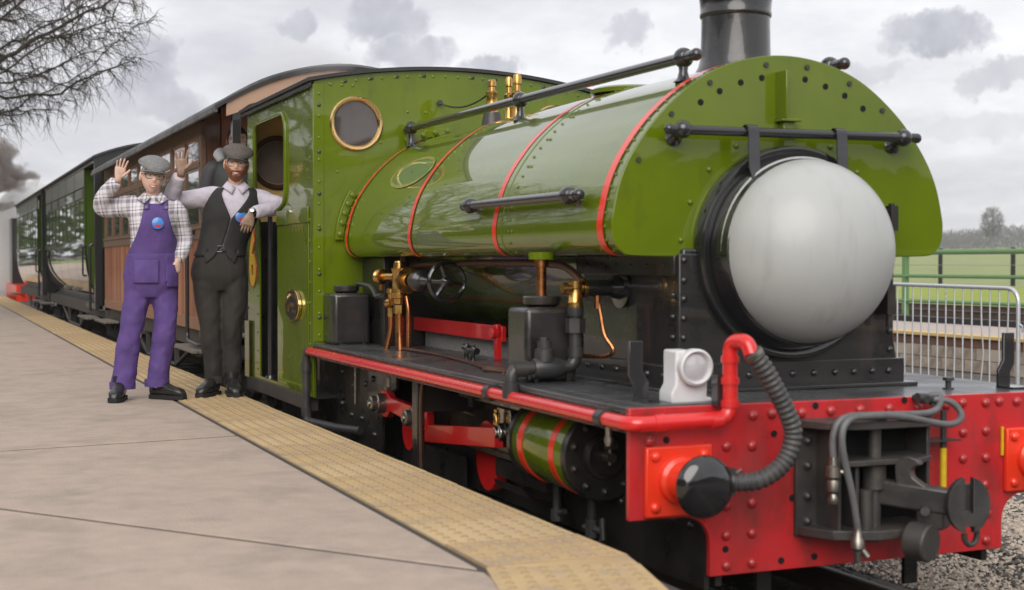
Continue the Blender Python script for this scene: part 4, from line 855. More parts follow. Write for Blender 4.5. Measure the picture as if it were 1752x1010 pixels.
mk('step_wood', (.17, .15, .125), .8, c2=(.09, .08, .07), vs_=9, stretch=(1, 6, 6))
mk('underframe', (.045, .04, .036), .6, c2=(.08, .065, .05), vs_=6)
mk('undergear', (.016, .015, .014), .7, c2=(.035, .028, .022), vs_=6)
def underframe(root, x0, x1):
    part('sole_bar', MB().box(x0, x1, 2.33, 2.40, .52, .69).box(x0, x1, 4.0, 4.07, .52, .69), 'underframe', root)
    part('floor_frame', MB().box(x0, x1, 2.40, 4.0, .60, .69), 'undergear', root)
    for s in (0, 1):
        y = 2.36 if s == 0 else 4.04
        for xa in ((x0+x1)/2,):
            part('truss_rod', MB().tube([(xa-2.2, y, .54), (xa-1.0, y, .26), (xa+1.0, y, .26), (xa+2.2, y, .54)], .022, 8).box(xa-1.03, xa-.97, y-.02, y+.02, .26, .54).box(xa+.97, xa+1.03, y-.02, y+.02, .26, .54), 'underframe', root)
    for xc in (x0+1.5, x1-1.5):
        part('bogie_frame', MB().box(xc-.75, xc+.75, 2.60, 2.66, .18, .36).box(xc-.75, xc+.75, 3.74, 3.80, .18, .36).box(xc-.12, xc+.12, 2.6, 3.8, .3, .58), 'undergear', root)
        for dx in (-.45, .45):
            for s in (-1, 1):
                part('wheel', MB().lathe([(-.04, .24), (.04, .24), (.045, .2), (.03, .18), (.03, .05), (.08, .045)], (xc+dx, YC+s*.35, .24), (0, s, 0), 20), 'undergear', root)
def footstep(root, xa, xb, y0=2.10, z=.52):
    for k in range(4): MB().box(xa, xb, y0+.048*k, y0+.048*k+.042, z, z+.028).build('step_board', 'step_wood', root, bevel=.004)
    for x in (xa+.15, xb-.15): part('step_iron', MB().tube([(x, y0+.02, z-.005), (x, y0+.20, z-.005), (x, 2.36, .40), (x, 2.36, .56)], .014, 6), 'undergear', root)

# --- brown vestibule carriage
tc = thing('brown_carriage', (-16, YC, 0), 'varnished brown wooden carriage with grey canvas roof right behind the engine', 'carriage')
B0, B1 = -20.2, -12.84
underframe(tc, B0, -11.5)
for y, s in ((2.27, -1), (4.13, 1)):
    n = 92; w = (B1-B0)/n; b = MB()
    for k in range(n): b.box(B0+k*w+.003, B0+(k+1)*w-.003, y-.006, y+.006, .80, 1.50)
    b.box(B0, B1, y-.003, y+.003, .78, 1.52); pnl = part('matchboard_panel', b, 'teak', tc); pnl['kind'] = 'stuff'; pnl.data.materials.append(M['teak_b']); pnl.data.materials.append(M['teak_c'])
    pk_ = [random.choice((0, 0, 1, 2)) for _ in range(n+1)]
    for pl in pnl.data.polygons: pl.material_index = pk_[min(n, pl.index//6)] if pl.index < n*6 else 1
    part('bottom_rail', MB().box(B0, B1, y-.014, y+.014, .69, .80), 'teak_pale', tc, bevel=.003)
    part('waist_rail', MB().box(B0, B1, y-.02, y+.014, 1.50, 1.585).box(B0, B1, y-.03, y+.014, 1.585, 1.615), 'frame_wood', tc, bevel=.004)
    part('cant_rail', MB().box(B0, B1, y-.014, y+.014, 2.40, 2.53), 'frame_wood', tc, bevel=.003)
    part('transom', MB().box(B0, B1, y-.018, y+.010, 2.135, 2.185), 'frame_wood', tc, bevel=.003)
    xw = [B1-.05-.80*i for i in range(10)]
    for x in xw: part('window_post', MB().box(x-.05, x+.05, y-.016, y+.014, 1.615, 2.40), 'frame_wood', tc, bevel=.004)
    for i in range(9):
        a, c = xw[i+1]+.05, xw[i]-.05
        wn = part('window', plate([(a, 1.615), (c, 1.615), (c, 2.135), (a, 2.135)], [[(a+.025, 1.64), (c-.025, 1.64), (c-.025, 2.11), (a+.025, 2.11)]], 'y', y-.006, y+.012), 'teak_dark', tc)
        part('pane', MB().box(a+.02, c-.02, y, y+.005, 1.63, 2.12), 'window_glass', wn)
        m_ = (a+c)/2
        wt = part('toplight', plate([(a, 2.185), (c, 2.185), (c, 2.40), (a, 2.40)], [[(a+.025, 2.205), (c-.025, 2.205), (c-.025, 2.38), (a+.025, 2.38)]], 'y', y-.006, y+.012), 'teak', tc)
        part('pane', MB().box(a+.02, c-.02, y, y+.005, 2.20, 2.39), 'window_glass', wt)
    part('grab_rail', MB().tube(bend([(-13.12, y+s*.01, 1.56), (-13.12, y+s*.09, 1.57), (-13.12, y+s*.09, .60), (-12.5, y+s*.09, .58), (-12.4, y+s*.0, .60)], .08), .018, 10), 'coach_black', tc)
    part('corner_post', MB().box(B1-.04, B1+.03, y-.018, y+.03 if s < 0 else y+.018, .69, 2.53), 'frame_wood', tc, bevel=.004)
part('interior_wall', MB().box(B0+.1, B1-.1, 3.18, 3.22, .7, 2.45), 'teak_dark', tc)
pw = 1.84/13
for k in range(13):
    y0 = 2.29+k*pw
    MB().box(B1-.01, B1+.014+.006*(k % 2), y0+.004, y0+pw-.004, .70, 2.56+.22*(1-((y0+pw/2-YC)/.95)**2)).build('bulkhead_board', ['teak', 'teak_dark'][k % 3 == 0], tc, bevel=.004)
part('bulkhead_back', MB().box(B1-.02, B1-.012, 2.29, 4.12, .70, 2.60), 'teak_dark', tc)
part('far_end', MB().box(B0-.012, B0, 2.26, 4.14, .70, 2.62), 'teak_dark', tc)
part('balcony_floor', MB().box(B1, -11.5, 2.24, 4.16, .63, .70), 'step_wood', tc)
rp = [(2.12+2.16*i/24, 2.50+.36*(1-((2.12+2.16*i/24-YC)/1.08)**2)) for i in range(25)]
b = MB(); NX = 70
def roofpt(i, k, dz):
    x = -20.4+9.0*i/NX; y, z = rp[k]; return (x, y, z+dz+(.006*noise.noise(Vector((x*2.2, y*3, 0))) + (.008 if i % 7 == 0 else 0)))
b.ring_loft([[roofpt(i, k, .03) for k in range(25)]+[(roofpt(i, k, 0)[0], rp[k][0], rp[k][1]) for k in reversed(range(25))] for i in range(NX+1)])
part('canvas_roof', b, 'canvas_roof', tc, angle=60)
part('gutter', MB().box(-20.4, -11.4, 2.105, 2.135, 2.47, 2.51).box(-20.4, -11.4, 4.265, 4.295, 2.47, 2.51), 'canvas_roof', tc)
fa = [(y, z-.004) for y, z in rp[1:-1]]; fb = [(y, z-.115-(.018 if k % 2 else 0)) for k, (y, z) in enumerate(rp[1:-1])]
part('fascia_board', MB().prism(fa+list(reversed(fb)), 'x', -11.44, -11.42), 'fascia', tc)
part('roof_end_bead', MB().prism([(y, z+.02) for y, z in rp]+[(y, z-.01) for y, z in reversed(rp)], 'x', -11.42, -11.395), 'coach_black', tc)
for y in (2.30, 4.10): part('balcony_post', MB().box(-11.54, -11.48, y-.035, y+.035, .70, 2.52), 'handrail_black', tc, bevel=.004)
part('balcony_rail', MB().cyl((-11.51, 2.9, 1.55), (-11.51, 4.1, 1.55), .02, n=8).cyl((-11.51, 2.9, .7), (-11.51, 2.9, 1.55), .02, n=8), 'coach_black', tc)
footstep(tc, -13.55, -12.35); footstep(tc, -20.0, -18.9)
part('end_beam', MB().box(-11.5, -11.4, 2.4, 4.0, .50, .69), 'undergear', tc)

# --- two dark green carriages with glossy panelled sides
def green_coach(x1, label):
    x0 = x1-7.4; xe = x1+1.85
    t = thing('green_carriage', ((x0+x1)/2, YC, 0), label, 'carriage', 'dark green carriages at the tail of the train')
    underframe(t, x0-.1, xe)
    for s in (-1, 1):
        yb = YC+s*.95
        def cx(z):      # tumblehome: the side tucks in towards the bottom
            q = max(0, (1.45-z)/.75); return yb-s*.20*q**2.2
        zs = [.70, .76, .84, .93, 1.03, 1.15, 1.28, 1.42, 1.55]; npn = 5; w = (x1-x0)/npn
        for k in range(npn):
            a, c = x0+k*w+.012, x0+(k+1)*w-.012
            b = MB(); b.ring_loft([[(a, cx(z), z), (c, cx(z), z), (c, cx(z)-s*.03, z), (a, cx(z)-s*.03, z)] for z in zs]); part('side_panel', b, 'coach_gloss', t, angle=50)
            wn = part('window', plate([(a, 1.62), (c, 1.62), (c, 2.27), (a, 2.27)], [[(a+.04, 1.65), ((a+c)/2-.02, 1.65), ((a+c)/2-.02, 2.24), (a+.04, 2.24)], [((a+c)/2+.02, 1.65), (c-.04, 1.65), (c-.04, 2.24), ((a+c)/2+.02, 2.24)]], 'y', yb-.014, yb+.014), 'coach_green', t)
            part('pane', MB().box(a+.03, c-.03, yb-.004, yb+.004, 1.64, 2.25), 'window_glass', wn)
            part('vent_panel', MB().box(a+.02, c-.02, yb-.008, yb+.008, 2.28, 2.42), 'coach_panel', t)
            part('vent', MB().box(c-.34, c-.06, yb-.011, yb+.011, 2.285, 2.42), 'coach_black', t)
            part('upper_panel', MB().box(a, c, yb-.010, yb+.010, 2.44, 2.70), 'coach_panel', t, bevel=.003)
        for k in range(npn+1): part('pillar', MB().box(x0+k*w-.014, x0+k*w+.014, yb-.012, yb+.012, 1.55, 2.72), 'coach_green', t)
        part('waist_rail', MB().box(x0, x1, yb-.02, yb+.02, 1.55, 1.615), 'coach_green', t, bevel=.004)
        part('cornice', MB().box(x0, xe, yb-.03, yb+.03, 2.70, 2.76), 'coach_black', t)
        part('bottom_rail', MB().box(x0, x1, cx(.7)-.03, cx(.7)+.03, .64, .71), 'underframe', t)
        part('end_pillar', MB().box(xe-.12, xe, yb-.05, yb+.05, .64, 2.72), 'coach_black', t)
        part('grab_rail', MB().tube(bend([(xe-.2, yb+s*.01, 1.55), (xe-.2, yb+s*.10, 1.55), (xe-.2, yb+s*.10, .62)], .07), .02, 8).tube(bend([(x1+.25, yb, 1.55), (x1+.25, yb+s*.06, 1.55), (x1+.25, yb+s*.06, 1.1), (x1+.25, yb, 1.1)], .04), .014, 8), 'coach_black', t)
    q = [(2.27, 2.70), (2.27, 1.45), (2.30, 1.15), (2.37, .90), (2.45, .72), (3.95, .72), (4.03, .90), (4.10, 1.15), (4.13, 1.45), (4.13, 2.70)]
    part('end_wall', MB().prism(q, 'x', x1-.01, x1+.02), 'coach_green', t)
    part('rear_wall', MB().prism(q, 'x', x0-.03, x0-.002), 'coach_green', t)
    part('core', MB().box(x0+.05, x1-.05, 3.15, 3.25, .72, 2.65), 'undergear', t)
    r2 = [(2.18+2.04*i/20, 2.745+.22*(1-((2.18+2.04*i/20-YC)/1.02)**2)) for i in range(21)]
    part('roof', MB().prism(r2+[(y, z+.03) for y, z in reversed(r2)], 'x', x0-.1, xe+.1), 'roof_dark', t)
    part('end_fascia', MB().prism([(2.2, 2.60)]+[(y, z) for y, z in r2]+[(4.2, 2.60)], 'x', xe, xe+.03), 'coach_black', t)
    part('balcony_gate', MB().box(xe-.1, xe-.06, 2.3, 4.1, .64, 1.5), 'coach_black', t)
    footstep(t, xe-1.3, xe-.1, 2.08, .50); footstep(t, x0+.2, x0+1.2, 2.08, .5)
    part('balcony_floor', MB().box(x1, xe, 2.26, 4.14, .63, .69), 'step_wood', t)
green_coach(-22.66, 'glossy dark green carriage coupled directly to the brown carriage')
green_coach(-32.4, 'last dark green carriage at the far end of the train, nearest the steam')
# ================================================================== people
def skin_mat(name, c, c2):
    m = mk(name, c, .45, c2=c2, vs_=14, var=.7, bump=.0004, bs=150); p = m.node_tree.nodes['Principled BSDF']
    p.inputs['Subsurface Weight'].default_value = .12; p.inputs['Subsurface Radius'].default_value = (.02, .008, .004); return m
skin_mat('skin_fair', (.80, .55, .44), (.76, .44, .35)); skin_mat('skin_ruddy', (.78, .49, .38), (.72, .37, .29)); skin_mat('skin_olive', (.72, .47, .36), (.66, .38, .29))
mk('sooty_skin', (.40, .26, .19), .6, c2=(.14, .095, .075), vs_=30, var=.8)
mk('tinted_hand', (.72, .48, .38), .55, c2=(.38, .27, .22), vs_=35, var=.6)
mk('lip', (.50, .16, .14), .4); mk('tooth', (.75, .72, .66), .3); mk('eye_white', (.7, .68, .66), .2); mk('iris', (.03, .025, .02), .15)
mk('hair_dark', (.025, .018, .014), .5, c2=(.05, .035, .025), vs_=40, stretch=(1, 1, .2)); mk('hair_fair', (.20, .115, .06), .5, c2=(.1, .06, .03), vs_=40)
mk('beard_ginger', (.27, .105, .042), .6, c2=(.15, .055, .022), vs_=90, var=.9, bump=.002, bs=160)
mk('glasses_black', (.02, .016, .014), .25); mk('lens_clear', (.9, .9, .9), .03, alpha=.10, spec=.8)
mk('tweed_grey', (.22, .22, .215), .9, c2=(.13, .13, .13), vs_=90, var=.9, bump=.0015, bs=130)
mk('tweed_brown', (.13, .105, .088), .9, c2=(.06, .058, .056), vs_=28, var=.9, bump=.0015, bs=120, stretch=(2.4, 2.4, .35))
mk('denim_purple', (.108, .060, .235), .8, c2=(.072, .04, .16), vs_=8, var=.9, bump=.014, bs=11, stretch=(1, 1, .7))
mk('wool_black', (.020, .018, .016), .85, c2=(.040, .033, .028), vs_=6, var=.9, bump=.016, bs=11, stretch=(1, 1, .6))
mk('waistcoat_black', (.016, .0155, .0155), .8, c2=(.028, .026, .024), vs_=6, var=.9, bump=.008, bs=12)
mk('shirt_lilac', (.58, .54, .62), .8, c2=(.44, .40, .45), vs_=7, var=.9, bump=.02, bs=12)
mk('boot_black', (.016, .016, .016), .3, c2=(.03, .028, .026), vs_=10, rvar=.1); mk('boot_sole', (.012, .012, .012), .8)
mk('jacket_dark', (.035, .036, .04), .6, c2=(.055, .055, .06), vs_=8); mk('hood_grey', (.55, .56, .58), .85, c2=(.25, .26, .28), vs_=10)
mk('badge_blue', (.03, .22, .62), .3, coat=.5); mk('badge_red', (.62, .03, .03), .3, coat=.5); mk('badge_white', (.8, .8, .8), .3)
mk('belt', (.02, .017, .015), .4); mk('metal_bright', (.6, .6, .6), .25, metal=1)
# plaid cotton: two families of stripes on the sleeve / body parametrisation
def plaid():
    m = bpy.data.materials.new('plaid'); m.use_nodes = True; nt = m.node_tree; N = nt.nodes; L = nt.links; p = N['Principled BSDF']; p.inputs['Roughness'].default_value = .85
    tcp = N.new('ShaderNodeTexCoord'); mpp = N.new('ShaderNodeMapping'); mpp.inputs['Rotation'].default_value = (0, R(4), R(14)); L.new(tcp.outputs['Object'], mpp.inputs[0]); sp_ = N.new('ShaderNodeSeparateXYZ'); L.new(mpp.outputs[0], sp_.inputs[0])
    bn = N.new('ShaderNodeBump'); bn.inputs['Distance'].default_value = .02; nzp = N.new('ShaderNodeTexNoise'); nzp.inputs['Scale'].default_value = 13; nzp.inputs['Detail'].default_value = 4; L.new(tcp.outputs['Object'], nzp.inputs['Vector']); L.new(nzp.outputs[0], bn.inputs['Height']); L.new(bn.outputs[0], p.inputs['Normal'])
    def mth(op, a, b=0, c=0):
        n = N.new('ShaderNodeMath'); n.operation = op
        for i, v in enumerate((a, b, c)):
            if isinstance(v, (int, float)): n.inputs[i].default_value = v
            else: L.new(v, n.inputs[i])
        return n.outputs[0]
    def stripes(ch):
        f = mth('FRACT', mth('MULTIPLY', ch, 1/.095))
        wide = mth('MULTIPLY', mth('LESS_THAN', mth('ABSOLUTE', mth('SUBTRACT', f, .3)), .13), .55)
        thin = mth('MULTIPLY', mth('LESS_THAN', mth('ABSOLUTE', mth('SUBTRACT', f, .62)), .035), .8)
        thin2 = mth('MULTIPLY', mth('LESS_THAN', mth('ABSOLUTE', mth('SUBTRACT', f, .86)), .05), .35)
        return mth('MAXIMUM', mth('MAXIMUM', wide, thin), thin2)
    a = mth('MULTIPLY', mth('ADD', stripes(sp_.outputs[0]), stripes(sp_.outputs[2])), .62); N.active = None
    mx = N.new('ShaderNodeMix'); mx.data_type = 'RGBA'; mx.clamp_factor = True; L.new(a, mx.inputs[0]); mx.inputs[6].default_value = (.68, .65, .69, 1); mx.inputs[7].default_value = (.055, .035, .075, 1)
    L.new(mx.outputs[2], p.inputs['Base Color']); M['plaid'] = m
plaid()
def cr1(P, t):
    """Catmull-Rom on a list of tuples, t in 0..1"""
    n = len(P)-1; f = min(n-1e-6, t*n); i = int(f); t = f-i
    p0, p1, p2, p3 = P[max(i-1, 0)], P[i], P[i+1], P[min(i+2, n)]
    return [.5*((2*b)+(-a+c)*t+(2*a-5*b+4*c-d)*t*t+(-a+3*b-3*c+d)*t**3) for a, b, c, d in zip(p0, p1, p2, p3)]
def fold(p, amp, fx=9, fz=5):
    v = Vector((p[0]*fx, p[1]*fx, p[2]*fz)); return amp*(noise.noise(v)*.6+abs(noise.noise(v*2.1))*.7-.15)
class GB(MB):
    """garment builder: lofts that keep a (metres round, metres along) map"""
    def __init__(s): super().__init__(); s.uvs = []
    def loft(s, rows, nseg=36, nrow=30, amp=0, fx=9, fz=5, cap=False, keep=None, off=0, ex=2.3, yaw=0, open_=False):
        """rows: (cx,cy,z,a,b) horizontal sections bottom -> top"""
        o = len(s.v); R_ = []
        for i in range(nrow+1):
            cx, cy, z, a, b_ = cr1(rows, i/nrow); ring = []
            for j in range(nseg):
                t = 2*math.pi*j/nseg; ct, st = math.cos(t), math.sin(t)
                x = (a+off)*math.copysign(abs(ct)**(2/ex), ct); y = (b_+off)*math.copysign(abs(st)**(2/ex), st)
                x, y = x*math.cos(yaw)-y*math.sin(yaw), x*math.sin(yaw)+y*math.cos(yaw)
                f = fold((cx+x, cy+y, z), amp, fx, fz) if amp else 0
                l = math.hypot(x, y) or 1; ring.append((cx+x*(1+f/l), cy+y*(1+f/l), z))
            R_.append(ring)
        for r in R_: s.v += r
        for i in range(nrow):
            for j in range(nseg):
                k = (j+1) % nseg; q = (o+i*nseg+j, o+i*nseg+k, o+(i+1)*nseg+k, o+(i+1)*nseg+j)
                if keep and not keep([s.v[n] for n in q]): continue
                s.f.append(q); z0 = rows[0][2]; zz = (R_[i][0][2], R_[i+1][0][2]); w = 2*math.pi*.15/nseg
                s.uvs.append([(j*w, zz[0]), ((j+1)*w, zz[0]), ((j+1)*w, zz[1]), (j*w, zz[1])])
        if cap:
            for base, rev in ((o, True), (o+nrow*nseg, False)):
                ix = [base+j for j in range(nseg)]; s.f.append(tuple(ix[::-1] if rev else ix)); s.uvs.append([(0, 0)]*nseg)
        return s
    def limb(s, pts, rad, nseg=22, nrow=34, amp=0, fx=10, fz=10, cap=True, flat=1):
        P = [cr1([tuple(p) for p in pts], i/nrow) for i in range(nrow+1)]; rr = [cr1([(r,) for r in rad], i/nrow)[0] for i in range(nrow+1)]
        P = [Vector(p) for p in P]; o = len(s.v); prev = None; ln = 0; lens = []
        for i, p in enumerate(P):
            t = (P[min(i+1, nrow)]-P[max(i-1, 0)]).normalized()
            if prev is None: ref = Vector((0, -1, 0)) if abs(t.y) < .8 else Vector((0, 0, 1)); u = (ref-t*ref.dot(t)).normalized()
            else: u = (prev-t*prev.dot(t)).normalized()
            w = t.cross(u); prev = u
            if i: ln += (p-P[i-1]).length
            lens.append(ln)
            for j in range(nseg):
                a = 2*math.pi*j/nseg; q = p+(u*math.cos(a)*flat+w*math.sin(a))*rr[i]
                if amp: q = q+(q-p).normalized()*fold((q.x, q.y, q.z), amp, fx, fz)
                s.v.append(tuple(q))
        for i in range(nrow):
            for j in range(nseg):
                k = (j+1) % nseg; s.f.append((o+i*nseg+j, o+i*nseg+k, o+(i+1)*nseg+k, o+(i+1)*nseg+j)); w_ = 2*math.pi*rr[0]/nseg
                s.uvs.append([(j*w_, lens[i]), ((j+1)*w_, lens[i]), ((j+1)*w_, lens[i+1]), (j*w_, lens[i+1])])
        if cap:
            s.f.append(tuple(o+j for j in reversed(range(nseg)))); s.f.append(tuple(o+nrow*nseg+j for j in range(nseg))); s.uvs += [[(0, 0)]*nseg]*2
        return s
    def build(s, name, m, parent, uv=False, thick=0, sub=0, fuse=0):
        me = bpy.data.meshes.new(name); me.from_pydata(s.v, [], s.f)
        if uv:
            lay = me.uv_layers.new(name='UVMap'); k = 0
            for pl, cs in zip(me.polygons, s.uvs):
                for li, c in zip(pl.loop_indices, cs): lay.data[li].uv = c
        me.polygons.foreach_set('use_smooth', [True]*len(me.polygons)); me.materials.append(M[m])
        bm = bmesh.new(); bm.from_mesh(me); bmesh.ops.recalc_face_normals(bm, faces=bm.faces); bm.to_mesh(me); bm.free()
        o = bpy.data.objects.new(name, me); col.objects.link(o); o.parent = parent
        if thick: q = o.modifiers.new('thick', 'SOLIDIFY'); q.thickness = thick; q.offset = 0
        if fuse:
            q = o.modifiers.new('fuse', 'REMESH'); q.mode = 'VOXEL'; q.voxel_size = fuse; q.use_smooth_shade = True
            q = o.modifiers.new('ease', 'SMOOTH'); q.factor = .5; q.iterations = 5
        return o
# ---- head
def head_dir(x, y, z, fem=0):
    px, py, pz = x*.078, y*.097, z*.117
    if z < 0:
        px *= 1-(.30+.06*fem)*(-z)**1.6
        if y > 0: py *= 1-.45*(-z)
        else: py *= 1-.06*(-z)**2
    else: px *= 1+.03*z; py *= 1+.04*z*(1 if y > 0 else 0)
    if y < 0:
        f = -y; g = math.exp
        ns = 0
        if -.34 < z < .24: ns = max(0, min(1, (.24-z)/.42)) if z > -.18 else max(0, 1-(-.18-z)/.14)
        py -= (.027-.004*fem)*ns*g(-(x/.15)**2)*f
        py += .006*g(-((abs(x)-.40)/.17)**2-((z-.10)/.12)**2)*f
        py -= .004*g(-((z-.30)/.09)**2-(x/.6)**2)*f
        py -= .009*g(-((abs(x)-.50)/.2)**2-((z+.22)/.18)**2)*f
        py -= .005*g(-(x/.4)**2-((z+.50)/.14)**2)*f
        py -= .008*g(-(x/.28)**2-((z+.88)/.14)**2)*f
    return Vector((px, py, pz))
def make_head(b, mtx, fem=0, n=56, m=44):
    o = len(b.v); loc = []
    for i in range(m+1):
        a = math.pi*i/m
        for j in range(n):
            t = 2*math.pi*j/n; loc.append(head_dir(math.sin(a)*math.cos(t), math.sin(a)*math.sin(t), math.cos(a), fem))
    b.v += [tuple(mtx @ p) for p in loc]
    for i in range(m):
        for j in range(n): k = (j+1) % n; b.f.append((o+i*n+j, o+(i+1)*n+j, o+(i+1)*n+k, o+i*n+k))
    for s in (-1, 1):          # ears
        c = len(b.v); e = MB().sphere((0, 0, 0), 1, 12, 8)
        b.add([mtx @ (Vector((s*.080, .012, -.004))+Vector((v[0]*.010+s*abs(v[1])*.006, v[1]*.019, v[2]*.034))) for v in e.v], e.f)
    return loc, n, m
def face_y(loc, x, z):
    best = min((p for p in loc if p.y < 0), key=lambda p: (p.x-x)**2+(p.z-z)**2); return best.y
def face(root, mtx, loc, fem, rect, smile=True):
    f_eyes, f_iris = MB(), MB()
    for s in (-1, 1):
        c = Vector((s*.031, face_y(loc, s*.031, .010)+.0025, .010)); f = MB().sphere((0, 0, 0), .0115, 12, 8)
        f_eyes.add([mtx @ (Vector((v[0]*1.2, v[1], v[2]*.66))+c) for v in f.v], f.f)
        f = MB().sphere((0, 0, 0), .0055, 10, 6); f_iris.add([mtx @ (Vector(v)+c+Vector((0, -.0088, 0))) for v in f.v], f.f)
    f_eyes.build('eyes', 'eye_white', root, angle=180); f_iris.build('pupils', 'iris', root, angle=180)
    eb = MB()
    for s in (-1, 1):
        eb.tube([mtx @ Vector((s*(.014+.010*k), face_y(loc, s*(.014+.010*k), .036)-.002, .034+.004*math.sin(k*.9))) for k in range(4)], [.0014, .0022, .0022, .0012], 6)
    eb.build('eyebrows', 'hair_fair' if fem else 'beard_ginger', root)
    zc = -.058; w = .028 if fem else .024; tb = MB(); lip = MB(); U, D = [], []
    for k in range(13):
        x = -w+2*w*k/12; q = (x/w)**2; y = face_y(loc, x, zc)-.0035+.004*q
        U.append(Vector((x, y, zc+.007*q+.0005))); D.append(Vector((x, y, zc-(.0095 if fem else .0075)*(1-q)+.006*q)))
    if smile:
        tb.add([mtx @ p for p in U]+[mtx @ p for p in D], [(i, i+1, 14+i, 13+i) for i in range(12)]); tb.build('teeth', 'tooth', root)
    lip.tube([mtx @ (p+Vector((0, 0, .002))) for p in U], [.001]+[.0026]*11+[.001], 6); lip.tube([mtx @ (p-Vector((0, 0, .002))) for p in D], [.001]+[.0034]*11+[.001], 6)
    lip.build('lips', 'lip', root)
    # spectacles
    g = MB(); ln = MB(); W, H, e = (.0285, .0185, 4) if rect else (.0285, .0235, 2.6); yb = min(face_y(loc, .03, .01), face_y(loc, -.03, .01))-.016
    for s in (-1, 1):
        pts = []
        for k in range(25):
            t = 2*math.pi*k/24; ct, st = math.cos(t), math.sin(t)
            pts.append(mtx @ Vector((s*.034+W*math.copysign(abs(ct)**(2/e), ct), yb+.010*abs(s*.034+W*ct)/.06, .008+H*math.copysign(abs(st)**(2/e), st))))
        g.tube(pts, .0021, 6, caps=False); ln.v += [tuple(p) for p in pts[:-1]]; ln.f.append(tuple(range(len(ln.v)-24, len(ln.v))))
        g.tube([mtx @ Vector((s*.063, yb+.012, .016)), mtx @ Vector((s*.078, yb+.04, .016)), mtx @ Vector((s*.083, .01, .014))], .0022, 6)
    g.tube([mtx @ Vector((-.007, yb, .014)), mtx @ Vector((0, yb-.003, .017)), mtx @ Vector((.007, yb, .014))], .0024, 6)
    go = g.build('glasses', 'glasses_black', root); ln.build('lens', 'lens_clear', go)
def shell(root, name, mat_, mtx, loc, n, m, cond, off, jitter=0):
    b = MB(); idx = {}
    for i in range(m):
        for j in range(n):
            k = (j+1) % n; q = (i*n+j, (i+1)*n+j, (i+1)*n+k, i*n+k); c = sum((loc[t] for t in q), Vector())/4
            if not cond(c): continue
            for t in q:
                if t not in idx:
                    p = loc[t]; idx[t] = len(b.v); nn = p.normalized(); b.v.append(tuple(mtx @ (p+nn*(off+jitter*noise.noise(p*90)))))
            b.f.append(tuple(idx[t] for t in q))
    o = b.build(name, mat_, root, angle=180); s = o.modifiers.new('thick', 'SOLIDIFY'); s.thickness = .008; s.offset = -1
    return o
def flat_cap(root, mtx, mat_):
    b = MB(); n, m = 40, 18
    for i in range(m+1):
        a = math.pi*i/m
        for j in range(n):
            t = 2*math.pi*j/n; x, y, z = math.sin(a)*math.cos(t), math.sin(a)*math.sin(t), math.cos(a)
            fr = max(0, -y)
            p = Vector((x*.106*(1-.10*fr), y*.128-.008, z*(.060 if z > 0 else .030)))
            p.z += .082-.040*fr**1.3-(.012 if y > .5 else 0)
            p += p.normalized()*.004*(noise.noise(p*26)+.5*noise.noise(p*60))
            b.v.append(tuple(mtx @ p))
    for i in range(m):
        for j in range(n): k = (j+1) % n; b.f.append((i*n+j, (i+1)*n+j, (i+1)*n+k, i*n+k))
    c = b.build('flat_cap', mat_, root, angle=180)
    b = MB()
    def br(u, v, dz):
        t = R(-90+62*(2*u-1)); r0, r1 = .090, .140
        r = r0+(r1-r0)*v*(1-.35*(2*u-1)**2); return mtx @ Vector((math.cos(t)*r*.82, math.sin(t)*r*1.02-.005, .056-.020*v-.016*(2*u-1)**2+dz))
    b.grid(lambda u, v: br(u, v, .004), 20, 5); b.grid(lambda u, v: br(u, v, -.004), 20, 5, True)
    o = len(b.v)//2
    b.build('peak', mat_, c, angle=60)
    return c
def hand(b, wr, u, v, nrm, size=1, spread=8, curl=(6, 8, 8, 10), thumb=48):
    """u: wrist to fingers, v: towards the thumb, nrm: out of the palm"""
    wr, u, v, nrm = Vector(wr), Vector(u).normalized(), Vector(v).normalized(), Vector(nrm).normalized(); S = size
    rings = []
    for d, w, t, sh in ((-.03, .025, .020, 0), (0, .026, .018, 0), (.02, .034, .017, .002), (.05, .041, .0155, .002), (.078, .042, .0135, 0), (.092, .039, .010, 0)):
        rings.append([tuple(wr+u*d*S+v*((w*math.copysign(abs(math.cos(a))**.75, math.cos(a))+sh)*S)+nrm*(t*math.sin(a)*S)) for a in [2*math.pi*k/16 for k in range(16)]])
    b.ring_loft(rings)
    for i, (off, L_, r) in enumerate(((.030, .070, .0088), (.0105, .079, .0092), (-.0095, .073, .0088), (-.0285, .056, .0078))):
        an = R(spread*(1.5-i)*.8); d = (u*math.cos(an)+v*math.sin(an)); p = wr+u*.084*S+v*off*S; P = [p-d*.012*S, p]; cu = 0
        for k, sg in enumerate((.45, .30, .25)):
            cu += R(curl[i])*(1 if k == 0 else 1.25); dd = d*math.cos(cu)+nrm*math.sin(cu); p = p+dd*L_*sg*S; P.append(p)
        b.tube(P, [r*S, r*S, r*S*.96, r*S*.86, r*S*.62], 9); b.sphere(P[-1], r*S*.62, 8, 6)
    an = R(thumb); d = (u*math.cos(an)+v*math.sin(an)); p = wr+u*.022*S+v*.024*S+nrm*.006*S
    P = [p-d*.01, p+d*.026*S, p+d*.05*S+nrm*.006*S+u*.004, p+d*.070*S+nrm*.008*S+u*.012*S]
    b.tube(P, [.013*S, .0125*S, .0102*S, .007*S], 9); b.sphere(P[-1], .007*S, 8, 6)
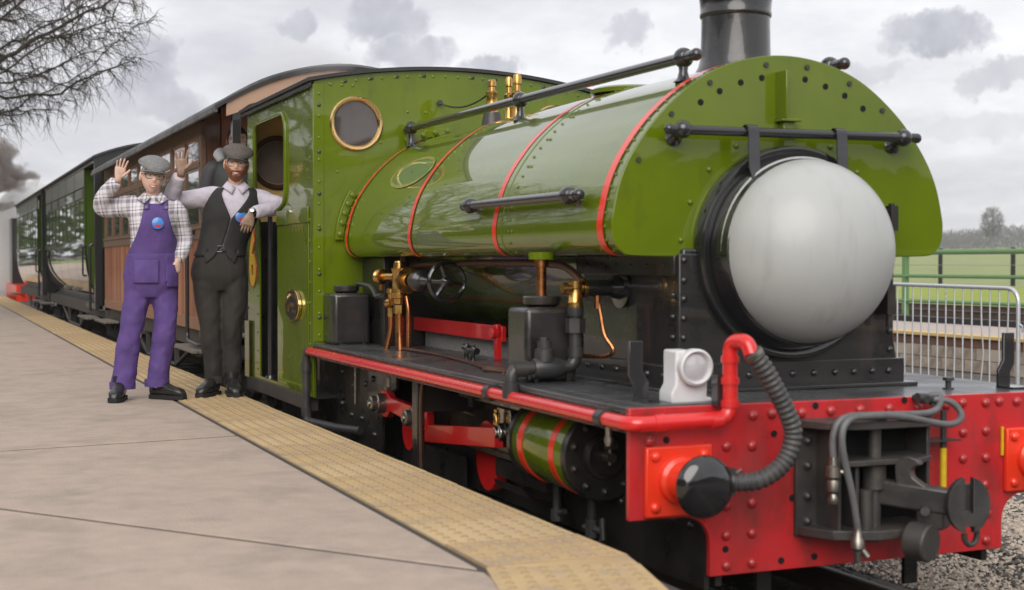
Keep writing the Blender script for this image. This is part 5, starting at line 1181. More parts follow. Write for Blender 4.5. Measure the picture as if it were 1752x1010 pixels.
def shoe(root, heel, d, L_=.29, w=.047, boot=.0):
    d = Vector((d[0], d[1], 0)).normalized(); s = Vector((-d.y, d.x, 0)); h = Vector(heel); R_ = []
    for t, ww, hh in ((0, .55, .085), (.06, .75, .10), (.2, .82, .112), (.36, .85, .108), (.5, .92, .085), (.64, 1.0, .068), (.8, .98, .058), (.92, .78, .048), (1.0, .4, .030)):
        c = h+d*L_*(t-.12); R_.append([tuple(c+s*(w*ww*math.copysign(abs(math.cos(a))**.7, math.cos(a)))+Vector((0, 0, .022+hh*.5*(1+math.copysign(abs(math.sin(a))**.8, math.sin(a)))))) for a in [2*math.pi*k/18 for k in range(18)]])
    b = MB().ring_loft(R_); b.tube([h+Vector((0, 0, .07))+d*.03, h+Vector((0, 0, .16))+d*.02], [.052, .055], 16)
    so = b.build('boot', 'boot_black', root, angle=60)
    R2 = []
    for t, ww in ((0, .6), (.05, .82), (.2, .88), (.4, .86), (.6, 1.04), (.8, 1.04), (.93, .82), (1.015, .45)):
        c = h+d*L_*(t-.125); R2.append([tuple(c+s*w*1.06*ww*k+Vector((0, 0, z))) for k, z in ((-1, 0), (1, 0), (1, .028), (-1, .028))])
    MB().ring_loft(R2).build('sole', 'boot_sole', so)
    lc = MB()
    for k in range(4):
        c = h+d*L_*(.22+.08*k)+Vector((0, 0, .132-.014*k)); lc.tube([c-s*.02, c+Vector((0, 0, .004)), c+s*.02], .003, 5)
    lc.build('laces', 'boot_sole', so)
def badge(root, c, nrm, r=.042):
    nrm = Vector(nrm).normalized(); b = MB().lathe([(0, r), (.004, r), (.006, r*.9), (.0065, .001)], c, nrm, 28); o = b.build('badge', 'badge_blue', root, angle=60)
    up = Vector((0, 0, 1)); sd = nrm.cross(up).normalized(); c = Vector(c)+nrm*.0085
    q = []
    for k in range(9):
        a = R(200+140*k/8); q.append(c+sd*math.cos(a)*r*.72+up*math.sin(a)*r*.72)
    MB().add(q, [tuple(range(9))]).build('badge_stripe', 'badge_red', o)
def person(name, loc, label, rz):
    return thing(name, loc, label, 'person', 'railway crew waving beside the train' if False else None, rz)
RZ = R(82.2)

# ---------------------------------------------------------------- woman in purple dungarees
w = person('person', (-10.2, 1.38, .353), 'person in purple dungarees, checked shirt and grey flat cap waving on the platform', RZ)
hm = Matrix.Translation((.083, -.03, 1.525)) @ Matrix.Rotation(R(7), 4, 'Y') @ Matrix.Rotation(R(8), 4, 'Z') @ Matrix.Rotation(R(4), 4, 'X') @ Matrix.Scale(.98, 4)
wt = [(.07, 0, .80, .165, .12), (.075, 0, .90, .168, .125), (.08, 0, 1.0, .150, .112), (.085, -.01, 1.10, .148, .115), (.088, -.015, 1.2, .158, .125), (.088, -.01, 1.29, .165, .118), (.086, 0, 1.35, .140, .09), (.085, .005, 1.385, .082, .07), (.085, .005, 1.40, .058, .058)]
b = GB(); loc, hn, hmm = make_head(b, hm, 1)
b.limb([(.084, .02, 1.30), (.084, .012, 1.38), (.083, -.005, 1.46), (.083, -.008, 1.50)], [.07, .048, .045, .047], 20, 12)
b.loft(wt, 24, 16, off=-.02, cap=True); b.limb([(-.06, .01, 1.32), (-.24, -.02, 1.30), (-.17, -.13, 1.47)], [.045, .037, .026], 12, 12); b.limb([(.235, .01, 1.31), (.30, .05, 1.10), (.24, -.06, .95)], [.045, .036, .026], 12, 12)
for L in (((0, 0, .82), (-.05, -.02, .44), (-.12, 0, .08)), ((.15, 0, .82), (.15, -.02, .44), (.10, 0, .08))): b.limb(L, [.075, .055, .04], 12, 10)
nf = len(b.f)
hand(b, (-.143, -.155, 1.505), (.22, -.12, 1), (1, .1, -.25), (.12, -1, -.1), .86, 9, (6, 6, 8, 12), 42)
hand(b, (.245, -.075, .945), (-.2, -.15, -1), (-.9, -.5, 0), (-.5, .8, 0), .86, 3, (18, 18, 18, 18), 20)
nh = len(b.f)-nf
body = MB.build(b, 'body', 'skin_fair', w, angle=180); body.data.materials.append(M['tinted_hand'])
for p in body.data.polygons: p.material_index = 1 if p.index >= nf else 0
face(w, hm, loc, 1, True)
shell(w, 'hair', 'hair_fair', hm, loc, hn, hmm, lambda c: (c.y > .015 and c.z > -.06) or c.z > .075, .006, .006)
flat_cap(w, hm @ Matrix.Translation((0, .004, .004)) @ Matrix.Rotation(R(2), 4, 'X') @ Matrix.Scale(1.05, 4), 'tweed_grey')
b = GB(); b.loft(wt, 48, 40, .006, 8, 4, off=.004, cap=True)
sh = [(-.02, .0, 1.335), (-.08, .0, 1.325), (-.16, -.01, 1.315), (-.245, -.03, 1.31), (-.245, -.07, 1.37), (-.205, -.11, 1.43), (-.155, -.145, 1.49)]
b.limb(sh, [.07, .074, .066, .062, .056, .05, .043], 26, 46, .013, 15, 12)
b.limb([(.20, .0, 1.335), (.245, .0, 1.28), (.275, .02, 1.2), (.30, .04, 1.10), (.285, -.01, 1.03), (.255, -.06, .955)], [.066, .068, .062, .056, .05, .042], 26, 40, .012, 15, 12)
b.build('checked_shirt', 'plaid', w, fuse=.011)
cb = GB()
for s in (-1, 1):
    cb.add([(.083+s*.050, .045, 1.428), (.083+s*.055, -.03, 1.420), (.083+s*.012, -.092, 1.385), (.083+s*.055, -.135, 1.342), (.083+s*.105, -.07, 1.372), (.083+s*.085, .07, 1.395)], [(0, 1, 4, 5), (1, 2, 3, 4)]); cb.uvs += [[(.02, .0), (.06, 0), (.06, .05), (.02, .05)], [(.06, 0), (.1, 0), (.1, .05), (.06, .05)]]
cb.build('collar', 'plaid', w, thick=.005)
# dungarees: hips and legs, bib and straps
b = GB(); b.loft([(.07, 0, .70, .12, .10), (.068, 0, .78, .175, .13), (.07, 0, .86, .182, .135), (.074, 0, .93, .178, .134), (.078, 0, 1.0, .170, .134)], 48, 26, .006, 7, 4, cap=True)
b.limb([(-.01, 0, .86), (-.025, -.01, .70), (-.062, -.02, .5), (-.095, -.01, .30), (-.125, .0, .085)], [.102, .092, .080, .078, .080], 30, 64, .017, 9, 6.5)
b.limb([(.155, 0, .86), (.165, -.01, .70), (.16, -.03, .5), (.135, -.01, .30), (.105, .01, .10)], [.098, .090, .079, .076, .077], 30, 64, .017, 9, 6.5)
dg_ = b.build('dungarees', 'denim_purple', w, fuse=.009)
def hem(c, r, z): return MB().lathe([(0, r), (.03, r*1.01), (.05, r), (.0505, r*.96)], (c[0], c[1], z), (0, 0, 1), 28)
hem((-.125, 0), .087, .072).build('turn_up', 'denim_purple', dg_); hem((.105, .01), .084, .085).build('turn_up', 'denim_purple', dg_)
def bibw(z):
    t = max(0, min(1, (z-.98)/.36)); return .20*(1-t)**1.7+.078*(1-(1-t)**1.7)
def tors(rows, x, z, off, back=False):
    t = min(range(200), key=lambda i: abs(cr1(rows, i/200)[2]-z))/200; cx, cy, zz, a, b_ = cr1(rows, t); a += off; b_ += off
    q = max(0, 1-min(1, abs((x-cx)/a))**2.3)**(1/2.3); return Vector((x, cy+(b_*q if back else -b_*q), z))
def bibp(u, v):
    z = .985+.355*v; p = tors(wt, .100+bibw(z)*(2*u-1), z, .013); p.y -= .006*noise.noise(Vector((p.x*14, 3, p.z*8))); return p
b = MB().grid(bibp, 40, 40); bib = b.build('bib', 'denim_purple', w, angle=180); q_ = bib.modifiers.new('thick', 'SOLIDIFY'); q_.thickness = .006
for s in (-1, 1):
    xs_ = .105+s*.066; P = [tors(wt, xs_-s*.004, z, .018) for z in (1.30, 1.33, 1.355)]+[Vector((xs_-s*.006, -.03, 1.392)), Vector((xs_-s*.008, .03, 1.392))]+[tors(wt, xs_-s*.02*k, 1.35-.06*k, .018, True) for k in range(4)]
    b = MB(); w2 = Vector((.017, 0, 0)); Ps = smooth(P, 4); b.add([p-w2 for p in Ps]+[p+w2 for p in Ps], [(i, i+1, len(Ps)+i+1, len(Ps)+i) for i in range(len(Ps)-1)])
    o = b.build('strap', 'denim_purple', bib); q = o.modifiers.new('thick', 'SOLIDIFY'); q.thickness = .005
    MB().lathe([(0, .011), (.003, .011)], tors(wt, xs_, 1.315, .024), (0, -1, .2), 12).build('button', 'iris', bib)
pk = MB(); c0 = (.235, -.105, .80)
b = GB(); b.loft([(.07, 0, .74, .178, .133), (.07, 0, .86, .186, .139), (.073, 0, .93, .182, .135)], 120, 30, .006, 7, 4, off=.008, keep=lambda q: .775 < sum(p[2] for p in q)/4 < .925 and q[0][1] < 0 and .165 < q[0][0] < .245); b.build('pocket', 'denim_purple', dg_, thick=.008)
b = GB(); b.loft([(.07, 0, .74, .178, .133), (.07, 0, .86, .186, .139), (.073, 0, .93, .182, .135), (.078, 0, 1.0, .160, .122)], 120, 40, .006, 7, 4, off=.007, keep=lambda q: .80 < sum(p[2] for p in q)/4 < .955 and q[0][1] < 0 and -.05 < q[0][0] < .115); b.build('pocket', 'denim_purple', dg_, thick=.006)
badge(w, tors(wt, .115, 1.205, .02), (.05, -1, .05), .040)
shoe(w, (-.135, .0, 0), (-.18, -1)); shoe(w, (.095, .03, 0), (.75, -.66))

# ---------------------------------------------------------------- man leaning on the cab
mn = person('person', (-10.32, 1.95, .353), 'bearded person in black waistcoat and brown tweed cap leaning on the green cab', RZ)
hm = Matrix.Translation((.112, -.05, 1.632)) @ Matrix.Rotation(R(4), 4, 'Y') @ Matrix.Rotation(R(-4), 4, 'Z') @ Matrix.Rotation(R(3), 4, 'X')
mt = [(-.01, 0, .85, .165, .12), (-.008, 0, .95, .168, .12), (.01, 0, 1.05, .150, .108), (.045, 0, 1.17, .160, .112), (.075, -.01, 1.28, .175, .118), (.095, -.005, 1.38, .178, .112), (.102, .0, 1.44, .150, .09), (.106, .005, 1.475, .088, .07), (.107, .005, 1.495, .06, .06)]
b = GB(); loc, hn, hmm = make_head(b, hm, 0)
b.limb([(.106, .02, 1.38), (.107, .01, 1.46), (.110, -.015, 1.55), (.111, -.02, 1.60)], [.075, .054, .051, .053], 20, 12)
b.loft(mt, 24, 16, off=-.02, cap=True); b.limb([(-.05, .01, 1.41), (-.31, -.03, 1.395), (-.28, -.2, 1.54)], [.05, .04, .028], 12, 12); b.limb([(.26, .0, 1.41), (.39, -.15, 1.345), (.20, -.31, 1.285)], [.05, .04, .028], 12, 12)
for L in (((-.09, 0, .87), (-.06, -.02, .48), (-.045, 0, .10)), ((.08, 0, .87), (.06, -.02, .48), (.07, 0, .10))): b.limb(L, [.08, .058, .042], 12, 10)
nf = len(b.f)
hand(b, (-.275, -.212, 1.565), (.03, -.12, 1), (1, .1, -.03), (.1, -1, -.12), 1.0, 10, (4, 4, 5, 8), 46)
hand(b, (.195, -.318, 1.278), (-.30, -.1, -.95), (-.9, -.2, .28), (.1, .98, 0), .98, 4, (14, 18, 20, 22), 22)
body = MB.build(b, 'body', 'skin_ruddy', mn, angle=180); body.data.materials.append(M['sooty_skin'])
for p in body.data.polygons: p.material_index = 1 if p.index >= nf else 0
face(mn, hm, loc, 0, False)
shell(mn, 'hair', 'hair_dark', hm, loc, hn, hmm, lambda c: (c.y > -.005 and c.z > -.035) or c.z > .08, .004, .004)
shell(mn, 'beard', 'beard_ginger', hm, loc, hn, hmm, lambda c: c.y < .022 and c.z < (-.040 if abs(c.x) < .034 else -.040+.9*(abs(c.x)-.034)) and not (abs(c.x) < .028 and -.075 < c.z < -.051), .007, .004)
flat_cap(mn, hm @ Matrix.Translation((0, .004, .003)) @ Matrix.Rotation(R(3), 4, 'X') @ Matrix.Rotation(R(4), 4, 'Y') @ Matrix.Scale(1.03, 4), 'tweed_brown')
b = GB(); b.loft(mt, 48, 40, .005, 8, 4, cap=True)
b.limb([(-.0, .0, 1.405), (-.07, .0, 1.405), (-.16, -.005, 1.39), (-.25, -.02, 1.378), (-.325, -.05, 1.385), (-.322, -.11, 1.44), (-.30, -.16, 1.50), (-.285, -.195, 1.54)], [.066, .074, .068, .064, .062, .056, .05, .044], 26, 50, .014, 15, 12)
b.limb([(.22, .0, 1.405), (.28, -.02, 1.39), (.34, -.08, 1.365), (.395, -.15, 1.345), (.36, -.20, 1.32), (.29, -.25, 1.30), (.21, -.305, 1.285)], [.066, .072, .066, .062, .056, .05, .043], 26, 50, .014, 15, 12)
b.build('shirt', 'shirt_lilac', mn, fuse=.011)
cb = MB()
for s in (-1, 1): cb.add([(.107+s*.052, .05, 1.525), (.109+s*.058, -.03, 1.515), (.109+s*.008, -.088, 1.472), (.109+s*.036, -.128, 1.425), (.107+s*.095, -.07, 1.472), (.107+s*.085, .07, 1.485)], [(0, 1, 4, 5), (1, 2, 3, 4)])
o = cb.build('collar', 'shirt_lilac', mn); o.modifiers.new('thick', 'SOLIDIFY').thickness = .005
def tors_a(rows, a, z, off):
    t = min(range(200), key=lambda i: abs(cr1(rows, i/200)[2]-z))/200; cx, cy, zz, A, B = cr1(rows, t); ct, st = math.cos(a), math.sin(a)
    return Vector((cx+(A+off)*math.copysign(abs(ct)**(2/2.3), ct), cy+(B+off)*math.copysign(abs(st)**(2/2.3), st), z))
def vestp(u, v):
    # u runs from the right front edge round the back to the left front edge; hem dips in two points at the front
    e = min(u, 1-u)*2; zb = .985-.055*max(0, 1-abs(e-.07)/.075) if e < .15 else .985
    z = zb+(1.462-zb)*v; op = .62*max(0, (z-1.25)/.21)**1.1 + (.22*max(0, (1.07-z)/.1) if e < .16 else 0) + .01
    a = R(-90)+op+(2*math.pi-2*op)*u; return tors_a(mt, a, z, .014)
b = MB().grid(vestp, 90, 46); vs2 = b.build('waistcoat', 'waistcoat_black', mn, angle=180); q_ = vs2.modifiers.new('thick', 'SOLIDIFY'); q_.thickness = .008; q_.offset = 1
for z, x in ((1.22, .068), (1.15, .052), (1.09, .036), (1.03, .022)): MB().lathe([(0, .008), (.004, .008)], tors(mt, x, z, .02), (0, -1, 0), 10).build('button', 'boot_black', vs2)
b = GB(); b.loft([(-.01, 0, .74, .12, .10), (-.012, 0, .83, .192, .128), (-.008, 0, .93, .19, .13), (.0, 0, 1.0, .165, .12), (.008, 0, 1.045, .155, .112)], 48, 26, .006, 7, 4, cap=True)
b.limb([(-.095, 0, .88), (-.092, -.01, .72), (-.07, -.02, .5), (-.058, -.01, .30), (-.045, .0, .10)], [.106, .100, .082, .072, .066], 30, 64, .017, 9, 6.5)
b.limb([(.085, 0, .88), (.092, -.01, .72), (.075, -.03, .5), (.076, -.01, .30), (.080, .0, .10)], [.106, .098, .080, .070, .065], 30, 64, .017, 9, 6.5)
tr_ = b.build('trousers', 'wool_black', mn, fuse=.009)
hem((-.045, 0), .069, .085).build('turn_up', 'wool_black', tr_); hem((.080, 0), .068, .085).build('turn_up', 'wool_black', tr_)
b = GB(); b.loft([(.003, 0, 1.015, .164, .118), (.006, 0, 1.035, .160, .115), (.008, 0, 1.055, .156, .112)], 48, 4, off=.004); bl = b.build('belt', 'belt', mn, thick=.005)
MB().tube([(-.012+.017*math.copysign(1, x)*1, -.132, 1.035+.02*z) for x, z in ((-1, -1), (1, -1), (1, 1), (-1, 1), (-1, -1))], .003, 6).build('buckle', 'metal_bright', bl)
badge(mn, tors(mt, .135, 1.26, .02), (.15, -1, .05), .040)
wa = MB().lathe([(-.012, .034), (.012, .034)], (.205, -.308, 1.284), (-.8, -.52, -.2), 20).build('watch', 'belt', mn)
MB().lathe([(0, .017), (.007, .017), (.008, .014)], (.20, -.338, 1.300), (-.1, -.85, .5), 18).build('watch_face', 'metal_bright', wa)
shoe(mn, (-.045, .01, 0), (-.45, -.9), .29, .05); shoe(mn, (.072, .0, 0), (.08, -1), .29, .05)

# ---------------------------------------------------------------- man on the carriage balcony
p3 = person('person', (-12.32, 2.455, .70), 'dark haired person in a black jacket with grey hood on the carriage balcony', RZ)
hm = Matrix.Translation((.02, -.02, 1.62)) @ Matrix.Rotation(R(6), 4, 'Z')
b = GB(); loc, hn, hmm = make_head(b, hm, 0); b.limb([(0, .02, 1.38), (.01, .01, 1.46), (.02, 0, 1.58)], [.07, .055, .055], 16, 8)
jt = [(0, 0, .80, .17, .12), (0, 0, .95, .175, .125), (0, 0, 1.15, .18, .125), (0, 0, 1.3, .19, .13), (0, 0, 1.40, .17, .11), (0, 0, 1.46, .10, .08), (0, 0, 1.49, .07, .07)]
b.loft(jt, 24, 12, off=-.02, cap=True)
for s in (-1, 1): b.limb([(s*.09, 0, .85), (s*.09, -.01, .45), (s*.09, 0, .08)], [.075, .055, .042], 12, 8); b.limb([(s*.17, 0, 1.37), (s*.24, .0, 1.12), (s*.2, -.12, .92)], [.045, .038, .028], 12, 8); hand(b, (s*.2, -.13, .91), (0, -.3, -1), (-s, 0, 0), (0, 1, 0), .95, 3, (14, 14, 14, 14), 20)
MB.build(b, 'body', 'skin_olive', p3, angle=180); face(p3, hm, loc, 0, True, False)
shell(p3, 'hair', 'hair_dark', hm, loc, hn, hmm, lambda c: (c.y > -.01 and c.z > -.04) or c.z > .058, .012, .012)
b = GB(); b.loft(jt, 48, 30, .007, 8, 5, off=.012)
for s in (-1, 1): b.limb([(s*.12, 0, 1.39), (s*.19, 0, 1.36), (s*.245, .0, 1.12), (s*.215, -.11, .94)], [.07, .078, .066, .05], 22, 30, .01, 13, 13)
b.build('jacket', 'jacket_dark', p3)
hd = GB(); hd.limb([(-.115, -.05, 1.45), (-.13, .0, 1.51), (-.06, .12, 1.50), (.05, .12, 1.50), (.11, .05, 1.49), (.11, -.02, 1.45)], [.035, .052, .055, .055, .05, .035], 16, 26, .014, 16, 16); hd.build('hood', 'hood_grey', p3)
b = GB(); b.loft([(0, 0, .72, .12, .10), (0, 0, .82, .175, .125), (0, 0, .95, .17, .12)], 36, 12, cap=True)
for s in (-1, 1): b.limb([(s*.09, 0, .86), (s*.09, -.01, .45), (s*.09, 0, .10)], [.095, .08, .075], 20, 20, .008, 8, 8)
b.build('trousers', 'wool_black', p3)
shoe(p3, (-.09, 0, 0), (-.1, -1)); shoe(p3, (.09, 0, 0), (.1, -1))
# ================================================================== beyond the train: far platform, barriers, railing, fields
mk('block_a', (.42, .35, .28), .85, c2=(.16, .12, .09), vs_=6, var=.9, bump=.003, bs=30)
mk('block_b', (.34, .28, .22), .85, c2=(.46, .40, .33), vs_=5, var=.9, bump=.003, bs=30)
mk('mortar', (.30, .27, .23), .9)
mk('rust_band', (.13, .062, .042), .8, c2=(.2, .10, .07), vs_=5)
mk('edge_yellow', (.60, .43, .17), .8, c2=(.5, .36, .17), vs_=5)
mk('far_paving', (.46, .39, .35), .8, c2=(.4, .33, .29), vs_=1.5)
mk('galvanised', (.58, .60, .63), .35, metal=.5, c2=(.34, .20, .10), vs_=6, var=.8, lo=.6, hi=.75, rvar=.1)
mk('railing_green', (.11, .235, .085), .45, c2=(.16, .28, .13), vs_=6)
mk('post_black', (.012, .012, .014), .5)
mk('wire_grey', (.25, .27, .3), .5)
mk('twig_hazed_grey', (.16, .158, .17), .9, c2=(.11, .108, .115), vs_=.4)  # grey lightened so the colour carries part of the distance haze
mk('bark', (.042, .032, .026), .9, c2=(.075, .07, .045), vs_=4, var=.8)
mk('hedge_leaf', (.028, .042, .012), .7, c2=(.05, .07, .02), vs_=1.5, var=.9)
fp_ = MB().box(-70, 30, 12.55, 14.72, -.3, .30).build('far_platform', 'mortar'); tag(fp_, kind='structure'); ORG[fp_.name] = (0, 0, 0)
MB().box(-70, 30, 12.75, 14.72, .30, .352).build('paving', 'far_paving', fp_)
MB().box(-70, 30, 12.45, 12.75, .315, .357).build('edge_slab', 'edge_yellow', fp_, bevel=.005)
MB().box(-70, 30, 12.49, 12.60, .20, .313).build('rust_band', 'rust_band', fp_)
MB().box(-70, 30, 14.62, 14.74, .30, .44).build('back_kerb', 'post_black', fp_)
bme = []
for mn in ('block_a', 'block_b'):
    me = MB().box(-.22, .22, -.05, .05, -.076, .076).mesh('block'); me.materials.append(M[mn]); bme.append(me)
for r_ in range(2):
    for k in range(20):
        inst('block', random.choice(bme), fp_, (-21.5+.45*k+(.22 if r_ % 2 else 0), 12.545+random.uniform(-.006, .006), .118-.16*r_))
# crowd control barriers
def barrier(p0, p1, label):
    p0 = Vector(p0); p1 = Vector(p1); d = (p1-p0); L_ = d.length; u = d.normalized()
    t = thing('crowd_barrier', tuple(p0), label, 'barrier', 'galvanised barriers beside the far platform'); rnd = random.Random(L_)
    def q(a, z, w=0): return p0+u*a+Vector((0, w, z))
    part('frame', MB().tube(bend([q(0, .12), q(0, 1.16), q(L_, 1.16), q(L_, .12)], .16), .021, 10), 'galvanised', t)
    part('lower_rail', MB().cyl(q(0, .16), q(L_, .16), .016, n=8), 'galvanised', t)
    for k in range(1, 16):
        a = L_*k/16; s = rnd.uniform(-.02, .02) if k > 11 else rnd.uniform(-.004, .004)
        part('bar', MB().tube([q(a, .16), q(a+s, .5, s), q(a+s*.6, .8), q(a, 1.16)], .0085, 6), 'galvanised', t)
    for a in (.3, L_-.3): part('foot', MB().tube([q(a, .16), q(a, .02, -.25), q(a, .02, .25), q(a, .16)], .016, 6), 'galvanised', t)
    part('hook', MB().tube([q(L_+.02, .82), q(L_+.06, .80), q(L_+.06, .74)], .01, 6), 'galvanised', t)
barrier((-13.3, 9.80, -.10), (-11.14, 9.79, -.12), 'galvanised crowd barrier with slightly bent bars behind the red beam')
barrier((-11.03, 9.79, -.12), (-8.8, 9.75, -.12), 'next galvanised crowd barrier, cut off at the right picture edge')
barrier((-15.6, 9.85, -.10), (-13.42, 9.80, -.10), 'galvanised crowd barrier mostly hidden behind the smokebox')
# green tube railing along the back of the far platform
rt = thing('platform_railing', (-19.5, 14.8, .35), 'pale green tubular railing along the back of the far platform', 'railing')
for z, r_ in ((1.46, .04), (1.08, .03), (.68, .03)): part('rail', MB().cyl((-60, 14.8, z), (20, 14.8, z), r_, n=10), 'railing_green', rt)
for k in range(-8, 12): part('post', MB().box(-19.5+2.9*k-.04, -19.5+2.9*k+.04, 14.78, 14.86, .3, 1.46), 'railing_green', rt)
t2 = thing('far_track', (0, 17, .3), None, None); t2['kind'] = 'structure'
rail(16.3, -70, 30, .48, t2, .14); rail(17.6, -70, 30, .52, t2, .14)
sl2 = MB().box(-.12, .12, -1.1, 1.1, -.15, 0).mesh('sleeper'); sl2.materials.append(M['rust_band'])
for k in range(40): inst('sleeper', sl2, t2, (-34+.7*k, 17, .36))
# field fence
fe_ = thing('field_fence', (-46.5, 37, .35), 'thin wire fence with black posts at the edge of the field', 'fence')
for k in range(-10, 14): part('post', MB().box(-46.5+4.1*k-.07, -46.5+4.1*k+.07, 36.95, 37.05, .2, 1.85), 'post_black', fe_)
for z in (.8, 1.2, 1.62): part('wire', MB().cyl((-90, 36.94, z), (10, 36.94, z), .012, n=5), 'wire_grey', fe_)

# ---- bare trees grown by space colonisation
def grow(pts, root, step, reach, kill, iters, up=.0):
    nodes = [Vector(p) for p in root]; par = [i-1 for i in range(len(nodes))]; pts = [Vector(p) for p in pts]
    for it in range(iters):
        kd = kdtree.KDTree(len(nodes))
        for i, p in enumerate(nodes): kd.insert(p, i)
        kd.balance(); pull = {}; keep = []
        for p in pts:
            c, i, d = kd.find(p)
            if d < kill: continue
            keep.append(p)
            if d < reach: pull.setdefault(i, Vector()); pull[i] += (p-c)/d
        pts = keep; grew = 0
        for i, v in pull.items():
            if v.length < .15: continue
            v = v.normalized()+Vector((random.uniform(-.25, .25), random.uniform(-.25, .25), random.uniform(-.25, .25)+up)); v.normalize()
            nodes.append(nodes[i]+v*step); par.append(i); grew += 1
        if not grew: break
    return nodes, par
def skin(nodes, par, tip, ex, nseg=4, twigs=0, tl=.5, droop=0):
    n = len(nodes); kids = [[] for _ in range(n)]
    for i, p in enumerate(par):
        if p >= 0: kids[p].append(i)
    rad = [0]*n; 
    for i in reversed(range(n)):
        rad[i] = tip if not kids[i] else sum(rad[k]**ex for k in kids[i])**(1/ex)
    trunk, tw = MB(), MB()
    for i in range(n):
        p = par[i]
        if p < 0: continue
        r0 = min(rad[p], rad[i]*1.35); b = trunk
        b.tube([nodes[p], nodes[i]], [r0, rad[i]], nseg if rad[i] > tip*3 else 3, caps=False)
        if twigs and rad[i] < tip*3.2:
            for k in range(twigs):
                d = (nodes[i]-nodes[p]).normalized()+Vector((random.uniform(-.9, .9), random.uniform(-.9, .9), random.uniform(-.8, .7)-droop)); d.normalize()
                P = [nodes[i]]; ns = random.choice((3, 4, 5)); sl_ = tl*random.uniform(.12, .26)
                for q in range(ns):
                    d = (d+Vector((random.uniform(-.55, .55), random.uniform(-.55, .55), random.uniform(-.6, .45)-droop*.3))).normalized(); P.append(P[-1]+d*sl_)
                tw.tube(P, [tip*.7*(1-.75*q/ns) for q in range(ns+1)], 3, caps=False)
                if random.random() < .5:
                    d2 = (d+Vector((random.uniform(-1, 1), random.uniform(-1, 1), random.uniform(-1, .5)))).normalized(); tw.tube([P[1], P[1]+d2*sl_*.8, P[1]+d2*sl_*1.5+Vector((0, 0, random.uniform(-.5, .3)))*sl_], [tip*.5, tip*.35, tip*.15], 3, caps=False)
    return trunk, tw
random.seed(21)
T0 = Vector((-26.0, -3.4, .1)); pts = []
# crown volume; its right hand side hangs into the picture
while len(pts) < 5400:
    p = Vector((random.uniform(-1, 1), random.uniform(-1, 1), random.uniform(-1, 1)))
    if .25 < p.length < 1 and (p.y > .3 or random.random() < .35): pts.append(T0+Vector((0, 0, 5.5))+Vector((p.x*4.0, p.y*7.3, p.z*2.9)))
nodes, par = grow(pts, [T0+Vector((0, 0, .35*i*1.0-.3)) for i in range(11)], .20, 1.7, .34, 90)
trunk, tw = skin(nodes, par, .0085, 2.05, 6, 5, .60, .35)
tr = thing('oak_tree', tuple(T0), 'large bare oak tree reaching over the platform at upper left', 'tree')
part('trunk', trunk, 'bark', tr, fix=False, angle=180); part('crown', tw, 'bark', tr, fix=False, angle=180)
# far trees behind the field
def far_tree(x, y, h, w, label, n=700, seed=1):
    random.seed(seed); z0 = ground_z(x, y); pts = []
    while len(pts) < n:
        p = Vector((random.uniform(-1, 1), random.uniform(-1, 1), random.uniform(-1, 1)))
        if p.length < 1: pts.append(Vector((x, y, z0+h*.64))+Vector((p.x*w, p.y*w, p.z*h*.38)))
    nd_, pr_ = grow(pts, [Vector((x, y, z0+h*.03*i-.2)) for i in range(10)], h*.045, h*.5, h*.06, 60)
    a, c = skin(nd_, pr_, .05, 2.2, 5, 5, h*.13)
    t = thing('field_tree', (x, y, z0), label, 'tree')
    part('trunk', a, 'twig_hazed_grey', t, fix=False, angle=180); part('crown', c, 'twig_hazed_grey', t, fix=False, angle=180)
far_tree(-284.7, 242, 10.5, 2.7, 'lone bare tree standing above the far hedge line at right', 700, 5)
def wood(name, label, x0, x1, y, h0, n, seed):
    rnd = random.Random(seed); b = MB()
    for i in range(n):
        x = rnd.uniform(x0, x1); yy = y+rnd.uniform(-14, 14)
        z0 = ground_z(x, yy); env = h0*(.55+.45*noise.noise(Vector((x*.045, seed, 0)))+.35*noise.noise(Vector((x*.16, seed, 3))))
        z = z0+env*rnd.random()**.8; s = rnd.uniform(.2, .8)
        a = rnd.random()*6.3; dx, dy, dz = math.cos(a)*s, math.sin(a)*s, rnd.uniform(.3, 1.6)*s
        b.add([(x-dx*.3, yy-dy*.3, z), (x+dx*.3, yy+dy*.3, z), (x+dx, yy+dy, z+dz*1.3)], [(0, 1, 2)])
    return tag(b.build(name, 'twig_hazed_grey', fix=False, angle=180), label, 'woodland', kind='stuff')
wood('far_woodland', 'grey winter woodland along the far edge of the field', -420, -120, 285, 8.5, 52000, 2)
# unseen evergreens added out of frame as dark things for the paintwork to mirror
def evergreens(label, n, fx, fy, h, seed):
    b = MB(); rnd = random.Random(seed)
    for i in range(n):
        t = rnd.random(); x, y = fx(t, rnd), fy(t, rnd); env = h*(1+.28*noise.noise(Vector((x*.13, y*.13, 0)))+.2*noise.noise(Vector((x*.6, y*.6, 4))))
        z = env*rnd.random()**.75; s = rnd.uniform(.2, .5); a = rnd.random()*6.3; e = rnd.uniform(-1, 1)
        u = Vector((math.cos(a), math.sin(a), e*.6))*s; w_ = Vector((-math.sin(a)*.5, math.cos(a)*.5, 1)).normalized()*s
        c = Vector((x, y, z)); b.add([c-u, c-w_*.6, c+u, c+w_*.6], [(0, 1, 2, 3)])
    return tag(b.build('unseen_evergreen_belt', 'hedge_leaf', fix=False, angle=180), label, 'trees', kind='stuff')
evergreens('dark evergreen belt out of frame behind the platform, there to be mirrored in the paintwork', 30000, lambda t, r: -150+165*t, lambda t, r: -11-r.random()*3, 5.5, 8)
evergreens('unseen evergreen belt added to darken the reflections in the carriage sides', 9000, lambda t, r: -118+r.random()*3, lambda t, r: -45+48.5*t, 8, 10)
